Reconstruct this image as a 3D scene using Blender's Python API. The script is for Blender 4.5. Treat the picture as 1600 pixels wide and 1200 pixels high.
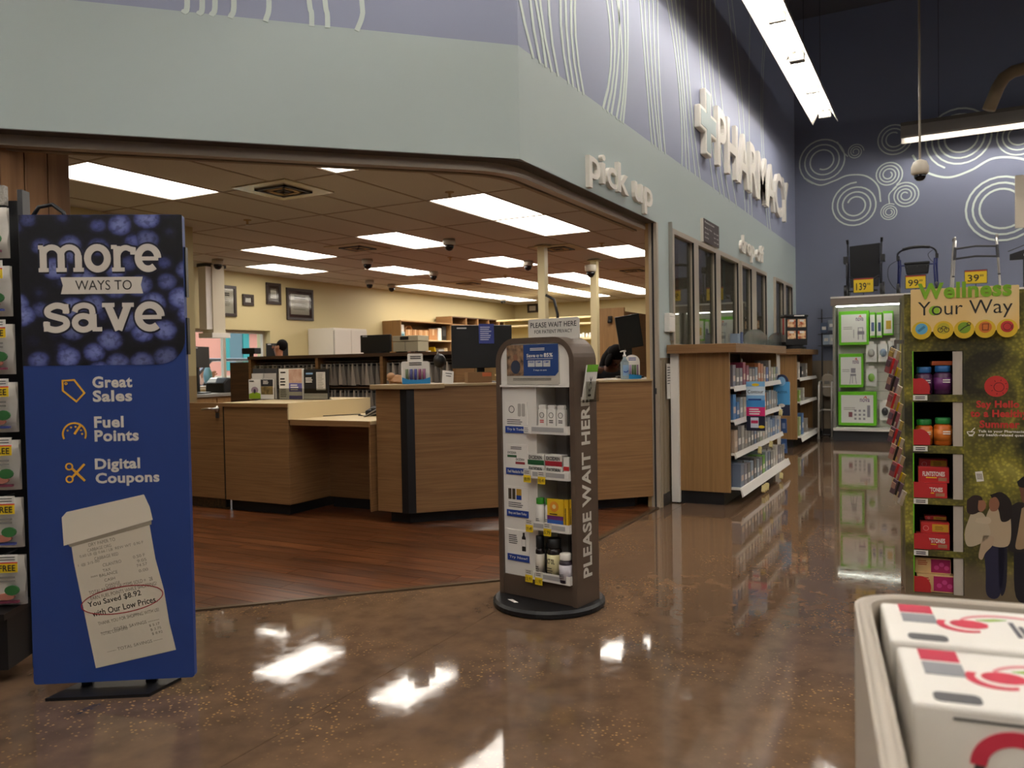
import bpy, bmesh, math, random
from mathutils import Matrix, Vector, Euler
for o in list(bpy.data.objects): bpy.data.objects.remove(o, do_unlink=True)
SC = bpy.context.scene; COL = SC.collection
R = math.radians; PI = math.pi; random.seed(7)
# ------------------------------------------------------------------ camera
cam = bpy.data.cameras.new('camera'); camo = bpy.data.objects.new('camera', cam); COL.objects.link(camo)
yaw, pitch, roll = R(28.2), R(-1.41), R(1.03)
fw = Vector((math.cos(pitch)*math.cos(yaw), math.cos(pitch)*math.sin(yaw), math.sin(pitch)))
rt0 = Vector((math.sin(yaw), -math.cos(yaw), 0)); up0 = rt0.cross(fw)
rt = rt0*math.cos(roll) - up0*math.sin(roll); up = rt.cross(fw)
M = Matrix((rt, up, -fw)).transposed().to_4x4(); M.translation = (0, 0, 1.22)
camo.matrix_world = M
cam.sensor_width = 36; cam.lens = 36*1259/1600; cam.clip_start = .02; cam.clip_end = 200
cam.dof.use_dof = True; cam.dof.focus_distance = 4.6; cam.dof.aperture_fstop = 3.6
SC.camera = camo
# ------------------------------------------------------------------ world, sun, exposure
wd = bpy.data.worlds.new('world'); SC.world = wd; wd.use_nodes = True
bg = wd.node_tree.nodes['Background']; bg.inputs[0].default_value = (.72, .84, 1, 1); bg.inputs[1].default_value = 2.6
sun = bpy.data.lights.new('sun', 'SUN'); sun.energy = 7; sun.angle = R(.5); sun.color = (1, .95, .86)
suno = bpy.data.objects.new('sun', sun); COL.objects.link(suno); suno.rotation_euler = Euler((R(-38), R(28), 0)); suno.location = (10, 14, 20)
SC.view_settings.view_transform = 'Standard'; SC.view_settings.look = 'None'
SC.view_settings.gamma = 1; SC.view_settings.use_curve_mapping = False
SC.view_settings.exposure = 0.8
TUBE = 25.0      # store fluorescent tubes
PANEL = 5.6     # pharmacy ceiling panels
# ------------------------------------------------------------------ materials
MATS = {}
def lin(h):
    h = h.lstrip('#'); c = [int(h[i:i+2], 16)/255 for i in (0, 2, 4)]
    return tuple(x/12.92 if x <= .04045 else ((x+.055)/1.055)**2.4 for x in c) + (1,)
def mat(c, rough=.5, metal=0, emit=0, name=None, coat=0, spec=.5, alpha=1, random_v=0):
    k = name or f'{c}_{rough}_{metal}_{emit}_{coat}_{alpha}_{random_v}'
    if k in MATS: return MATS[k]
    m = bpy.data.materials.new(k); m.use_nodes = True; b = m.node_tree.nodes['Principled BSDF']
    b.inputs['Base Color'].default_value = lin(c); b.inputs['Roughness'].default_value = rough; b.inputs['Metallic'].default_value = metal
    b.inputs['Coat Weight'].default_value = coat; b.inputs['Coat Roughness'].default_value = .08; b.inputs['Alpha'].default_value = alpha
    b.inputs['Specular IOR Level'].default_value = spec
    if emit: b.inputs['Emission Color'].default_value = lin(c); b.inputs['Emission Strength'].default_value = emit
    MATS[k] = m; return m
def nodes(m): return m.node_tree.nodes, m.node_tree.links, m.node_tree.nodes['Principled BSDF']
def ramp(N, stops, mode='LINEAR'):
    r = N.new('ShaderNodeValToRGB'); e = r.color_ramp.elements; r.color_ramp.interpolation = mode
    e[0].position, e[0].color = stops[0][0], stops[0][1]; e[1].position, e[1].color = stops[1][0], stops[1][1]
    for p, c in stops[2:]: x = e.new(p); x.color = c
    return r
def grain(name, c1, c2, scale=(1, 1, 1), ns=4, rough=.5, bump=0, detail=6, coat=0, coords='Object', rnd=0, lo=.3, hi=.7, distort=.3, spec=.5):
    """noise streaks between two colours; scale stretches the noise; rnd shifts brightness from object to object"""
    if name in MATS: return MATS[name]
    m = mat(c1, rough, name=name, coat=coat, spec=spec); N, L, b = nodes(m)
    t = N.new('ShaderNodeTexCoord'); mp = N.new('ShaderNodeMapping'); mp.inputs['Scale'].default_value = scale
    n = N.new('ShaderNodeTexNoise'); n.inputs['Scale'].default_value = ns; n.inputs['Detail'].default_value = detail; n.inputs['Distortion'].default_value = distort
    r = ramp(N, [(lo, lin(c1)), (hi, lin(c2))])
    L.new(t.outputs[coords], mp.inputs[0]); L.new(mp.outputs[0], n.inputs['Vector']); L.new(n.outputs[0], r.inputs[0])
    out = r.outputs[0]
    if rnd:
        oi = N.new('ShaderNodeObjectInfo'); ad = N.new('ShaderNodeVectorMath'); ad.operation = 'ADD'
        mu = N.new('ShaderNodeMath'); mu.operation = 'MULTIPLY'; mu.inputs[1].default_value = 40
        L.new(oi.outputs['Random'], mu.inputs[0]); L.new(t.outputs[coords], ad.inputs[0]); L.new(mu.outputs[0], ad.inputs[1]); L.new(ad.outputs[0], mp.inputs[0])
        h = N.new('ShaderNodeHueSaturation'); mr = N.new('ShaderNodeMapRange'); mr.inputs[3].default_value = 1-rnd; mr.inputs[4].default_value = 1+rnd
        L.new(oi.outputs['Random'], mr.inputs[0]); L.new(mr.outputs[0], h.inputs['Value']); L.new(out, h.inputs['Color']); out = h.outputs[0]
    L.new(out, b.inputs['Base Color'])
    if bump:
        bp = N.new('ShaderNodeBump'); bp.inputs['Strength'].default_value = bump; bp.inputs['Distance'].default_value = .01
        L.new(n.outputs[0], bp.inputs['Height']); L.new(bp.outputs[0], b.inputs['Normal'])
    return m
def glass(name, tint='#ffffff', refl_rough=.02, ior=1.5):
    if name in MATS: return MATS[name]
    m = bpy.data.materials.new(name); m.use_nodes = True; N, L = m.node_tree.nodes, m.node_tree.links; N.remove(N['Principled BSDF'])
    t = N.new('ShaderNodeBsdfTransparent'); t.inputs[0].default_value = lin(tint); g = N.new('ShaderNodeBsdfGlossy'); g.inputs['Roughness'].default_value = refl_rough
    lw = N.new('ShaderNodeLayerWeight'); lw.inputs[0].default_value = .5; pw = N.new('ShaderNodeMath'); pw.operation = 'POWER'; pw.inputs[1].default_value = 5; f = N.new('ShaderNodeMath'); f.operation = 'MULTIPLY_ADD'; f.inputs[1].default_value = .95; f.inputs[2].default_value = .05; x = N.new('ShaderNodeMixShader')
    L.new(lw.outputs['Facing'], pw.inputs[0]); L.new(pw.outputs[0], f.inputs[0])
    L.new(f.outputs[0], x.inputs[0]); L.new(t.outputs[0], x.inputs[1]); L.new(g.outputs[0], x.inputs[2]); L.new(x.outputs[0], N['Material Output'].inputs[0])
    MATS[name] = m; return m
def wallpaint(name, stops, rough=.55):
    """painted bands by height: stops = [(z, colour), ...] from the floor up"""
    m = mat('#808080', rough, name=name); N, L, b = nodes(m)
    g = N.new('ShaderNodeNewGeometry'); s = N.new('ShaderNodeSeparateXYZ'); d = N.new('ShaderNodeMath'); d.operation = 'DIVIDE'; d.inputs[1].default_value = 8
    r = ramp(N, [(max(z, 0)/8, lin(c)) for z, c in (stops if len(stops) > 1 else stops*2)], 'CONSTANT')
    L.new(g.outputs['Position'], s.inputs[0]); L.new(s.outputs[2], d.inputs[0]); L.new(d.outputs[0], r.inputs[0]); L.new(r.outputs[0], b.inputs['Base Color'])
    return m
GREEN, PURPLE, LINE = '#adbab8', '#9198b0', '#c6d2cb'
m_front = wallpaint('front_wall_paint', [(0, '#8a7a62'), (1.23, GREEN), (2.985, PURPLE)])
m_back = wallpaint('back_wall_paint', [(0, '#8b7d68'), (1.17, '#6e7489'), (7.9, '#6e7489')])
m_line = mat(LINE, .55, name='swoosh_paint')
m_yellow = wallpaint('yellow_wall_paint', [(0, '#9a845c'), (1.15, '#c0b285')])
m_ceil = grain('ceiling_tile', '#c2bdb4', '#ccc7be', ns=90, rough=.9, bump=.15)
m_tbar = mat('#a2937f', .6)
m_dark = mat('#57575e', .9)
m_lam = grain('laminate_across', '#785635', '#9d774d', (.7, .7, 26), 2.4, .42, detail=10, distort=1.2, lo=.25, hi=.78)
m_lamv = grain('laminate_upright', '#8d6b42', '#a57f50', (20, 20, .6), 2.2, .42, detail=8, distort=.9, lo=.32, hi=.72)
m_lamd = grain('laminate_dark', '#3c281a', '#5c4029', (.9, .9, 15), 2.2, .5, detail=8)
m_black = mat('#101012', .45); m_blackm = mat('#17171a', .6); m_white = mat('#e6e2da', .45); m_cream = mat('#d9c59a', .5)
m_paper = mat('#eae6de', .7); m_steel = mat('#b9b7b2', .3, 1); m_alum = mat('#b5aa99', .42, .35); m_tan = mat('#b79a6c', .6)
m_gasket = mat('#0c0c0d', .7); m_grey = mat('#8b8880', .5); m_dgrey = mat('#3c3c3e', .5)
m_yel = mat('#e9c81e', .5); m_red = mat('#cf2a2c', .5); m_blue = mat('#1c3f92', .45); m_ink = mat('#26221f', .6); m_navy = mat('#1b2c66', .45)
m_green = mat('#5fbf1d', .5); m_skin = mat('#b27b5c', .55); m_hair = mat('#0f0b0a', .85, spec=.15)
m_tube = mat('#fffaf4', .5, emit=TUBE, name='lit_tube'); m_panel = mat('#fff6ea', .5, emit=PANEL, name='lit_panel')
m_refl = mat('#efeade', .35)
m_glass = glass('window_glass', '#c4c8c4'); m_clear = glass('clear_plastic', '#e4e4e0', .08)
# polished, stained concrete with exposed aggregate
def concrete():
    m = mat('#5f4a37', .1, name='polished_concrete', spec=.38); N, L, b = nodes(m)
    g = N.new('ShaderNodeNewGeometry')
    def noise(s, d=5):
        n = N.new('ShaderNodeTexNoise'); n.inputs['Scale'].default_value = s; n.inputs['Detail'].default_value = d; L.new(g.outputs['Position'], n.inputs['Vector']); return n
    n1 = noise(.6, 7); r1 = ramp(N, [(.3, lin('#58473a')), (.5, lin('#6e5744')), (.72, lin('#7e644b'))]); L.new(n1.outputs[0], r1.inputs[0])
    n2 = noise(9); r2 = ramp(N, [(.35, (.78, .78, .78, 1)), (.7, (1.12, 1.1, 1.08, 1))]); L.new(n2.outputs[0], r2.inputs[0])
    mx = N.new('ShaderNodeMix'); mx.data_type = 'RGBA'; mx.blend_type = 'MULTIPLY'; mx.inputs[0].default_value = 1
    L.new(r1.outputs[0], mx.inputs[6]); L.new(r2.outputs[0], mx.inputs[7])
    v = N.new('ShaderNodeTexVoronoi'); v.inputs['Scale'].default_value = 62; v.inputs['Randomness'].default_value = 1; L.new(g.outputs['Position'], v.inputs['Vector'])
    rv = ramp(N, [(.22, (1, 1, 1, 1)), (.34, (0, 0, 0, 1))]); L.new(v.outputs['Distance'], rv.inputs[0])
    n3 = noise(1.7, 3); r3 = ramp(N, [(.46, (0, 0, 0, 1)), (.66, (.85, .85, .85, 1))]); L.new(n3.outputs[0], r3.inputs[0])
    wn = N.new('ShaderNodeSeparateColor'); L.new(v.outputs['Color'], wn.inputs[0])
    gt = N.new('ShaderNodeMath'); gt.operation = 'GREATER_THAN'; gt.inputs[1].default_value = .55; L.new(wn.outputs[0], gt.inputs[0])
    m1 = N.new('ShaderNodeMath'); m1.operation = 'MULTIPLY'; L.new(rv.outputs[0], m1.inputs[0]); L.new(r3.outputs[0], m1.inputs[1])
    m2 = N.new('ShaderNodeMath'); m2.operation = 'MULTIPLY'; L.new(m1.outputs[0], m2.inputs[0]); L.new(gt.outputs[0], m2.inputs[1])
    mx2 = N.new('ShaderNodeMix'); mx2.data_type = 'RGBA'; L.new(m2.outputs[0], mx2.inputs[0]); L.new(mx.outputs[2], mx2.inputs[6]); mx2.inputs[7].default_value = lin('#b48c58')
    L.new(mx2.outputs[2], b.inputs['Base Color'])
    n4 = noise(14, 4); rr = ramp(N, [(.35, (.03, .03, .03, 1)), (.75, (.1, .1, .1, 1))]); L.new(n4.outputs[0], rr.inputs[0]); L.new(rr.outputs[0], b.inputs['Roughness'])
    n5 = noise(2.2, 2); bp = N.new('ShaderNodeBump'); bp.inputs['Strength'].default_value = .014; bp.inputs['Distance'].default_value = .03
    L.new(n5.outputs[0], bp.inputs['Height']); L.new(bp.outputs[0], b.inputs['Normal'])
    return m
m_conc = concrete()
m_plank = grain('floor_plank', '#371c10', '#7c4a29', (16, 1.3, 1), 1.6, .3, detail=9, rnd=.22, lo=.3, hi=.72, distort=.6)
# ------------------------------------------------------------------ mesh helpers
class MB:
    def __init__(s): s.v, s.f = [], []
    def add(s, vs, fs):
        n = len(s.v); s.v += [tuple(v) for v in vs]; s.f += [tuple(n+i for i in f) for f in fs]; return s
    def box(s, x0, x1, y0, y1, z0, z1):
        return s.add([(x, y, z) for z in (z0, z1) for y in (y0, y1) for x in (x0, x1)], [(0, 2, 3, 1), (4, 5, 7, 6), (0, 1, 5, 4), (2, 6, 7, 3), (0, 4, 6, 2), (1, 3, 7, 5)])
    def obox(s, c, size, rot=(0, 0, 0)):
        m = Euler(rot).to_matrix(); a = [q/2 for q in size]; c = Vector(c); b = MB().box(-a[0], a[0], -a[1], a[1], -a[2], a[2])
        return s.add([m @ Vector(v) + c for v in b.v], b.f)
    def prism(s, poly, lo, hi, plane='xz'):
        def P(p, t): return (p[0], t, p[1]) if plane == 'xz' else ((p[0], p[1], t) if plane == 'xy' else (t, p[0], p[1]))
        n = len(poly); s.add([P(p, lo) for p in poly] + [P(p, hi) for p in poly], [tuple(range(n)), tuple(range(2*n-1, n-1, -1))] + [(i, i+n, (i+1) % n + n, (i+1) % n) for i in range(n)])
        return s
    def path(s, pts, r, n=8, closed=False, caps=True):
        pts = [Vector(p) for p in pts]; rings = []; rr = r if isinstance(r, (list, tuple)) else [r]*len(pts); k = len(pts); u = None
        for i, p in enumerate(pts):
            a = pts[(i-1) % k] if (i or closed) else p; b = pts[(i+1) % k] if (i < k-1 or closed) else p
            d = (b-a).normalized()
            if u is None: u = d.orthogonal().normalized()
            u = (u - d*u.dot(d)).normalized(); w = d.cross(u)
            rings.append([p + (u*math.cos(2*PI*j/n) + w*math.sin(2*PI*j/n))*rr[i] for j in range(n)])
        vs = [v for g in rings for v in g]; fs = []
        for i in range(k if closed else k-1):
            A, B = i*n, ((i+1) % k)*n
            fs += [(A+j, A+(j+1) % n, B+(j+1) % n, B+j) for j in range(n)]
        if caps and not closed: fs += [tuple(range(n-1, -1, -1)), tuple((k-1)*n+j for j in range(n))]
        return s.add(vs, fs)
    def cyl(s, p0, p1, r, n=16): return s.path([p0, p1], r, n)
    def lathe(s, prof, n=20, c=(0, 0, 0), sx=1, sy=1):
        vs = [(c[0]+r*sx*math.cos(2*PI*j/n), c[1]+r*sy*math.sin(2*PI*j/n), c[2]+z) for r, z in prof for j in range(n)]; k = len(prof)
        fs = [(i*n+j, i*n+(j+1) % n, (i+1)*n+(j+1) % n, (i+1)*n+j) for i in range(k-1) for j in range(n)]
        fs += [tuple(range(n-1, -1, -1)), tuple((k-1)*n+j for j in range(n))]
        return s.add(vs, fs)
    def ball(s, c, r, n=12, m=8):
        rx, ry, rz = r if isinstance(r, (list, tuple)) else (r, r, r)
        return s.lathe([(max(math.sin(PI*i/m), .02), -math.cos(PI*i/m)*rz) for i in range(m+1)], n, c, rx, ry)
    def ribbon(s, pts, w, y0, y1, closed=False):
        """flat stroke of width w through (x, z) points, from depth y0 (front) to y1"""
        pts = [Vector((p[0], p[1])) for p in pts]; k = len(pts); Lr = []
        for i, p in enumerate(pts):
            a = pts[(i-1) % k] if (i or closed) else p; b = pts[(i+1) % k] if (i < k-1 or closed) else p
            d1 = (p-a).normalized() if (p-a).length > 1e-9 else (b-p).normalized(); d2 = (b-p).normalized() if (b-p).length > 1e-9 else d1
            nn = Vector((-(d1+d2).y, (d1+d2).x)); nn = nn.normalized() if nn.length > 1e-6 else Vector((-d1.y, d1.x))
            sc = 1/max(.5, nn.dot(Vector((-d1.y, d1.x)))); Lr.append((p+nn*w/2*sc, p-nn*w/2*sc))
        vs = []
        for l, r in Lr: vs += [(l.x, y0, l.y), (r.x, y0, r.y), (r.x, y1, r.y), (l.x, y1, l.y)]
        fs = []
        for i in range(k if closed else k-1):
            A, B = i*4, ((i+1) % k)*4
            fs += [(A+j, A+(j+1) % 4, B+(j+1) % 4, B+j) for j in range(4)]
        if not closed: fs += [(0, 3, 2, 1), ((k-1)*4, (k-1)*4+1, (k-1)*4+2, (k-1)*4+3)]
        return s.add(vs, fs)
    def xf(s, m):
        s.v = [tuple(m @ Vector(v)) for v in s.v]; return s
    def mesh(s, name):
        me = bpy.data.meshes.new(name); me.from_pydata(s.v, [], s.f); me.validate(); b = bmesh.new(); b.from_mesh(me)
        bmesh.ops.recalc_face_normals(b, faces=b.faces); b.to_mesh(me); b.free(); return me
    def build(s, name, m, parent=None, loc=(0, 0, 0), rot=(0, 0, 0), smooth=False, bevel=0, seg=2):
        return link(name, s.mesh(name), m, parent, loc, rot, smooth, bevel, seg)
def link(name, me, m, parent=None, loc=(0, 0, 0), rot=(0, 0, 0), smooth=False, bevel=0, seg=2):
    o = bpy.data.objects.new(name, me); COL.objects.link(o); o.location = loc; o.rotation_euler = rot if len(rot) == 3 else (0, 0, 0)
    if not me.materials: me.materials.append(m)
    elif me.materials[0] != m: o.material_slots[0].link = 'OBJECT'; o.material_slots[0].material = m
    if parent: o.parent = parent
    if smooth: me.polygons.foreach_set('use_smooth', [True]*len(me.polygons))
    if bevel:
        b = o.modifiers.new('bevel', 'BEVEL'); b.width = bevel; b.segments = seg; b.limit_method = 'ANGLE'; b.angle_limit = R(40)
        if smooth is None: pass
    return o
def auto_smooth(o, ang=40):
    me = o.data; me.polygons.foreach_set('use_smooth', [True]*len(me.polygons)); me.set_sharp_from_angle(angle=R(ang)); return o
def tag(o, label, cat, group=None):
    o['label'] = label; o['category'] = cat
    if group: o['group'] = group
    return o
def thing(name, label, cat, loc=(0, 0, 0), rz=0, group=None):
    o = bpy.data.objects.new(name, None); COL.objects.link(o); o.empty_display_size = .1; o.location = loc; o.rotation_euler = (0, 0, R(rz)); return tag(o, label, cat, group)
def struct(o): o['kind'] = 'structure'; return o
def root(name, loc=(0, 0, 0), rz=0):
    o = bpy.data.objects.new(name, None); COL.objects.link(o); o.location = loc; o.rotation_euler = (0, 0, R(rz)); return struct(o)
def cp(o, parent=None):
    c = o.copy(); COL.objects.link(c); c.parent = parent
    for ch in list(o.children): cp(ch, c)
    return c
def B(name, m, p, x0, x1, y0, y1, z0, z1, bevel=0): return MB().box(x0, x1, y0, y1, z0, z1).build(name, m, p, bevel=bevel)
TXT = {}
def txtmesh(s, bold=0, depth=.0):
    k = (s, bold, depth)
    if k in TXT: return TXT[k]
    c = bpy.data.curves.new('t', 'FONT'); c.body = s; c.size = 1; c.offset = bold; c.extrude = depth; c.resolution_u = 3; c.space_character = 1+bold*2
    o = bpy.data.objects.new('t', c); me = bpy.data.meshes.new_from_object(o); bpy.data.objects.remove(o); bpy.data.curves.remove(c)
    xs = [v.co.x for v in me.vertices]; ys = [v.co.y for v in me.vertices]; TXT[k] = (me, min(xs), max(xs), min(ys), max(ys)); return TXT[k]
def text(p, s, m, x0, x1, z0, z1, y=-.001, bold=.02, depth=.001, name='lettering', up=False, tilt=0):
    """lettering that fills the box x0..x1, z0..z1 of a front (local -Y) face; up: reads from bottom to top; tilt in degrees about the box centre"""
    me, a, b, c, d = txtmesh(s, bold, 0.)
    w, h = (x1-x0, z1-z0); vs = []; fx, fz = (x0+x1)/2, (z0+z1)/2; ct, st = math.cos(R(tilt)), math.sin(R(tilt))
    for v in me.vertices:
        u, t = (v.co.x-a)/(b-a)-.5, (v.co.y-c)/max(d-c, 1e-6)-.5
        px, pz = (u*w, t*h) if not up else (-t*w, u*h)
        vs.append((fx+px*ct-pz*st, y, fz+px*st+pz*ct))
    fs = [tuple(q.vertices) for q in me.polygons]
    if depth > .002:
        n = len(vs); vs += [(q[0], q[1]+depth, q[2]) for q in vs]; ed = {}
        for f in fs:
            for i in range(len(f)):
                e = (f[i], f[(i+1) % len(f)]); ed[tuple(sorted(e))] = None if tuple(sorted(e)) in ed else e
        side = [(e[1], e[0], e[0]+n, e[1]+n) for e in ed.values() if e]
        fs = fs + [tuple(i+n for i in reversed(f)) for f in fs] + side
    mb = MB(); mb.v, mb.f = vs, fs
    me2 = bpy.data.meshes.new(name); me2.from_pydata(mb.v, [], mb.f)
    return link(name, me2, m, p)
def lines(p, m, x0, x1, z0, z1, n, y=-.0012, name='small_print', fill=.5, seed=0):
    """n rows of unreadable small print as thin bars of uneven length"""
    r = random.Random(seed+n); mb = MB(); h = (z1-z0)/n
    for i in range(n):
        zb = z1-(i+1)*h+h*(1-fill)/2; e = x0+(x1-x0)*r.uniform(.65, 1); mb.box(x0, e, y, y+.0008, zb, zb+h*fill)
    return mb.build(name, m, p)
def arc(cx, cz, r, a0, a1, n=16, rz=None): return [(cx+r*math.cos(R(a0+(a1-a0)*i/n)), cz+(rz or r)*math.sin(R(a0+(a1-a0)*i/n))) for i in range(n+1)]
def rrect(x0, x1, z0, z1, r, n=5):
    return arc(x1-r, z1-r, r, 0, 90, n)+arc(x0+r, z1-r, r, 90, 180, n)+arc(x0+r, z0+r, r, 180, 270, n)+arc(x1-r, z0+r, r, 270, 360, n)
def bez(pts, n=14):
    """smooth curve through three or more points"""
    out = []; P = [Vector(p) for p in pts]; P = [P[0]*2-P[1]]+P+[P[-1]*2-P[-2]]
    for i in range(1, len(P)-2):
        for j in range(n):
            t = j/n; a, b, c, d = P[i-1:i+3]
            out.append(.5*((2*b)+(c-a)*t+(2*a-5*b+4*c-d)*t*t+(3*b-a-3*c+d)*t**3))
    out.append(P[-2]); return [tuple(q) for q in out]
ORD = ['first', 'second', 'third', 'fourth', 'fifth', 'sixth', 'seventh', 'eighth', 'ninth', 'tenth', 'eleventh', 'twelfth', 'thirteenth', 'fourteenth', 'fifteenth', 'sixteenth', 'seventeenth', 'eighteenth', 'nineteenth', 'twentieth']
# ================================================================== THE SETTING
def clip(poly, hp):
    """clip a 2D polygon by half planes a*x+b*y>=c"""
    for a, b, c in hp:
        out = []
        for i, p in enumerate(poly):
            q = poly[(i+1) % len(poly)]; dp, dq = a*p[0]+b*p[1]-c, a*q[0]+b*q[1]-c
            if dp >= 0: out.append(p)
            if dp*dq < 0: t = dp/(dp-dq); out.append((p[0]+(q[0]-p[0])*t, p[1]+(q[1]-p[1])*t))
        poly = out
        if len(poly) < 3: return []
    return poly
WY = 2.09; CX = 4.04; TOP = 6.6          # front wall plane, corner of the fascia, store ceiling
# floor: concrete slabs with saw-cut joints, pharmacy planks on top
fl = root('floor'); gap = .003
B('slab_bed', mat('#2a211a', .8), fl, -8, 13.6, -9.5, 9.8, -.12, -.012)
xs = [-8, -4.9, -2.2, 1.0, 6.95, 10.6, 13.6]; ys = [-9.5, -6, -2.05, 1.96, 5.9, 9.8]
for i in range(len(xs)-1):
    for j in range(len(ys)-1): B('slab', m_conc, fl, xs[i]+gap/2, xs[i+1]-gap/2, ys[j]+gap/2, ys[j+1]-gap/2, -.06, 0)
pf = root('floor_pharmacy')
MB().prism([(1.6, 4.6), (CX+.05, WY+.06), (18.5, WY+.06), (18.5, 9.8), (1.6, 9.8)], -.011, .0012, 'xy').build('subfloor', grain('subfloor_wood', '#4f2210', '#7c401c', (16, 1.3, 1), 1.6, .35), pf)
HP = [(1, 1, CX+WY+.03), (0, 1, WY+.03)]
pw = .128; rnd = random.Random(3); mcache = {}
for i in range(int((7.3-2.0)/pw)):
    x = 2.0+i*pw; y = 2.0-rnd.uniform(0, 1.2)
    while y < 7.05:
        g = .0012; poly = clip([(x+g, y+g), (x+pw-g, y+g), (x+pw-g, y+1.22-g), (x+g, y+1.22-g)], HP); y += 1.22
        if not poly or (x > 5.8 and poly[0][1] > 4.6) or poly[0][1] > 6.7: continue
        cx_, cy_ = sum(p[0] for p in poly)/len(poly), sum(p[1] for p in poly)/len(poly)
        MB().prism([(p[0]-cx_, p[1]-cy_) for p in poly], 0, .006, 'xy').build('plank', m_plank, pf, loc=(cx_, cy_, 0))
th = root('trim_1')
a = .7071
MB().prism([(CX-2.6, WY+2.6), (CX, WY), (6.47, WY), (6.47, WY+.035), (CX+.015, WY+.035), (CX-2.575, WY+2.625)], 0, .009, 'xy').build('threshold_strip', mat('#6b5a45', .35, .6), th)
# front wall: fascia, pier, sill and piers between the windows
mb = MB(); y0, y1 = WY, WY+.16
mb.box(CX, 13.6, y0, y1, 2.37, TOP)
mb.box(6.5, 6.83, y0, y0+.08, 0, 2.37); mb.box(6.83, 13.6, y0, y1, 0, 1.33)
for x0, x1 in ((9.4, 9.52), (11.05, 11.66), (13.12, 13.6)): mb.box(x0, x1, y0, y1, 1.33, 2.37)
wf = struct(mb.build('wall_front', m_front))
mbc = MB().box(-3.6, 0, 0, .16, 2.37, TOP); wc = struct(mbc.build('wall_corner', m_front, loc=(CX, WY, 0), rot=(0, 0, R(-45))))
# rolling-gate track under the fascia with its rounded bend, and the steel jamb
tr = root('trim_2')
def offs(d): # polyline inside the fascia at depth d
    k = d*math.tan(R(22.5))
    p = [(CX-2.5+d*a, WY+2.5+d*a)]
    c = Vector((CX+k, WY+d)); q = [(c.x-.22*a, c.y+.22*a), (c.x, c.y), (c.x+.22, c.y)]
    for t in [i/6 for i in range(7)]: p.append(tuple((1-t)**2*Vector(q[0])+2*t*(1-t)*Vector(q[1])+t*t*Vector(q[2])))
    return p+[(6.46, WY+d)]
def strip(d0, d1, z0, z1, name, m):
    A, Bq = offs(d0), offs(d1); MB().prism(A+Bq[::-1], z0, z1, 'xy').build(name, m, tr)
strip(.09, .15, 2.315, 2.37, 'gate_track', mat('#b0a493', .45, .2)); strip(.165, .2, 2.31, 2.75, 'inner_fascia', mat('#9a8a72', .6))
strip(.0, .11, 2.366, 2.372, 'soffit', mat('#55504a', .7))
B('jamb_channel', m_alum, tr, 6.455, 6.5, WY-.005, WY+.022, 0, 2.37); B('jamb_channel', m_alum, tr, 6.455, 6.5, WY+.042, WY+.065, 0, 2.37); B('jamb_slot', m_dgrey, tr, 6.47, 6.5, WY+.022, WY+.042, 0, 2.37)
B('jamb_lining', m_tan, tr, 6.465, 6.5, WY+.066, WY+.1, 0, 2.37); B('lock_plate', m_dgrey, tr, 6.452, 6.456, WY+.01, WY+.03, .95, 1.0)
bb = root('baseboard_front'); B('cove_base', mat('#2a221c', .5), bb, 6.5, 6.74, WY-.012, WY, 0, .1); B('corner_guard', mat('#9b8f7b', .45), bb, 6.495, 6.52, WY-.015, WY+.03, 0, 1.23); B('corner_guard', mat('#9b8f7b', .45), bb, 6.62, 6.635, WY-.006, WY, 0, 1.23)
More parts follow.
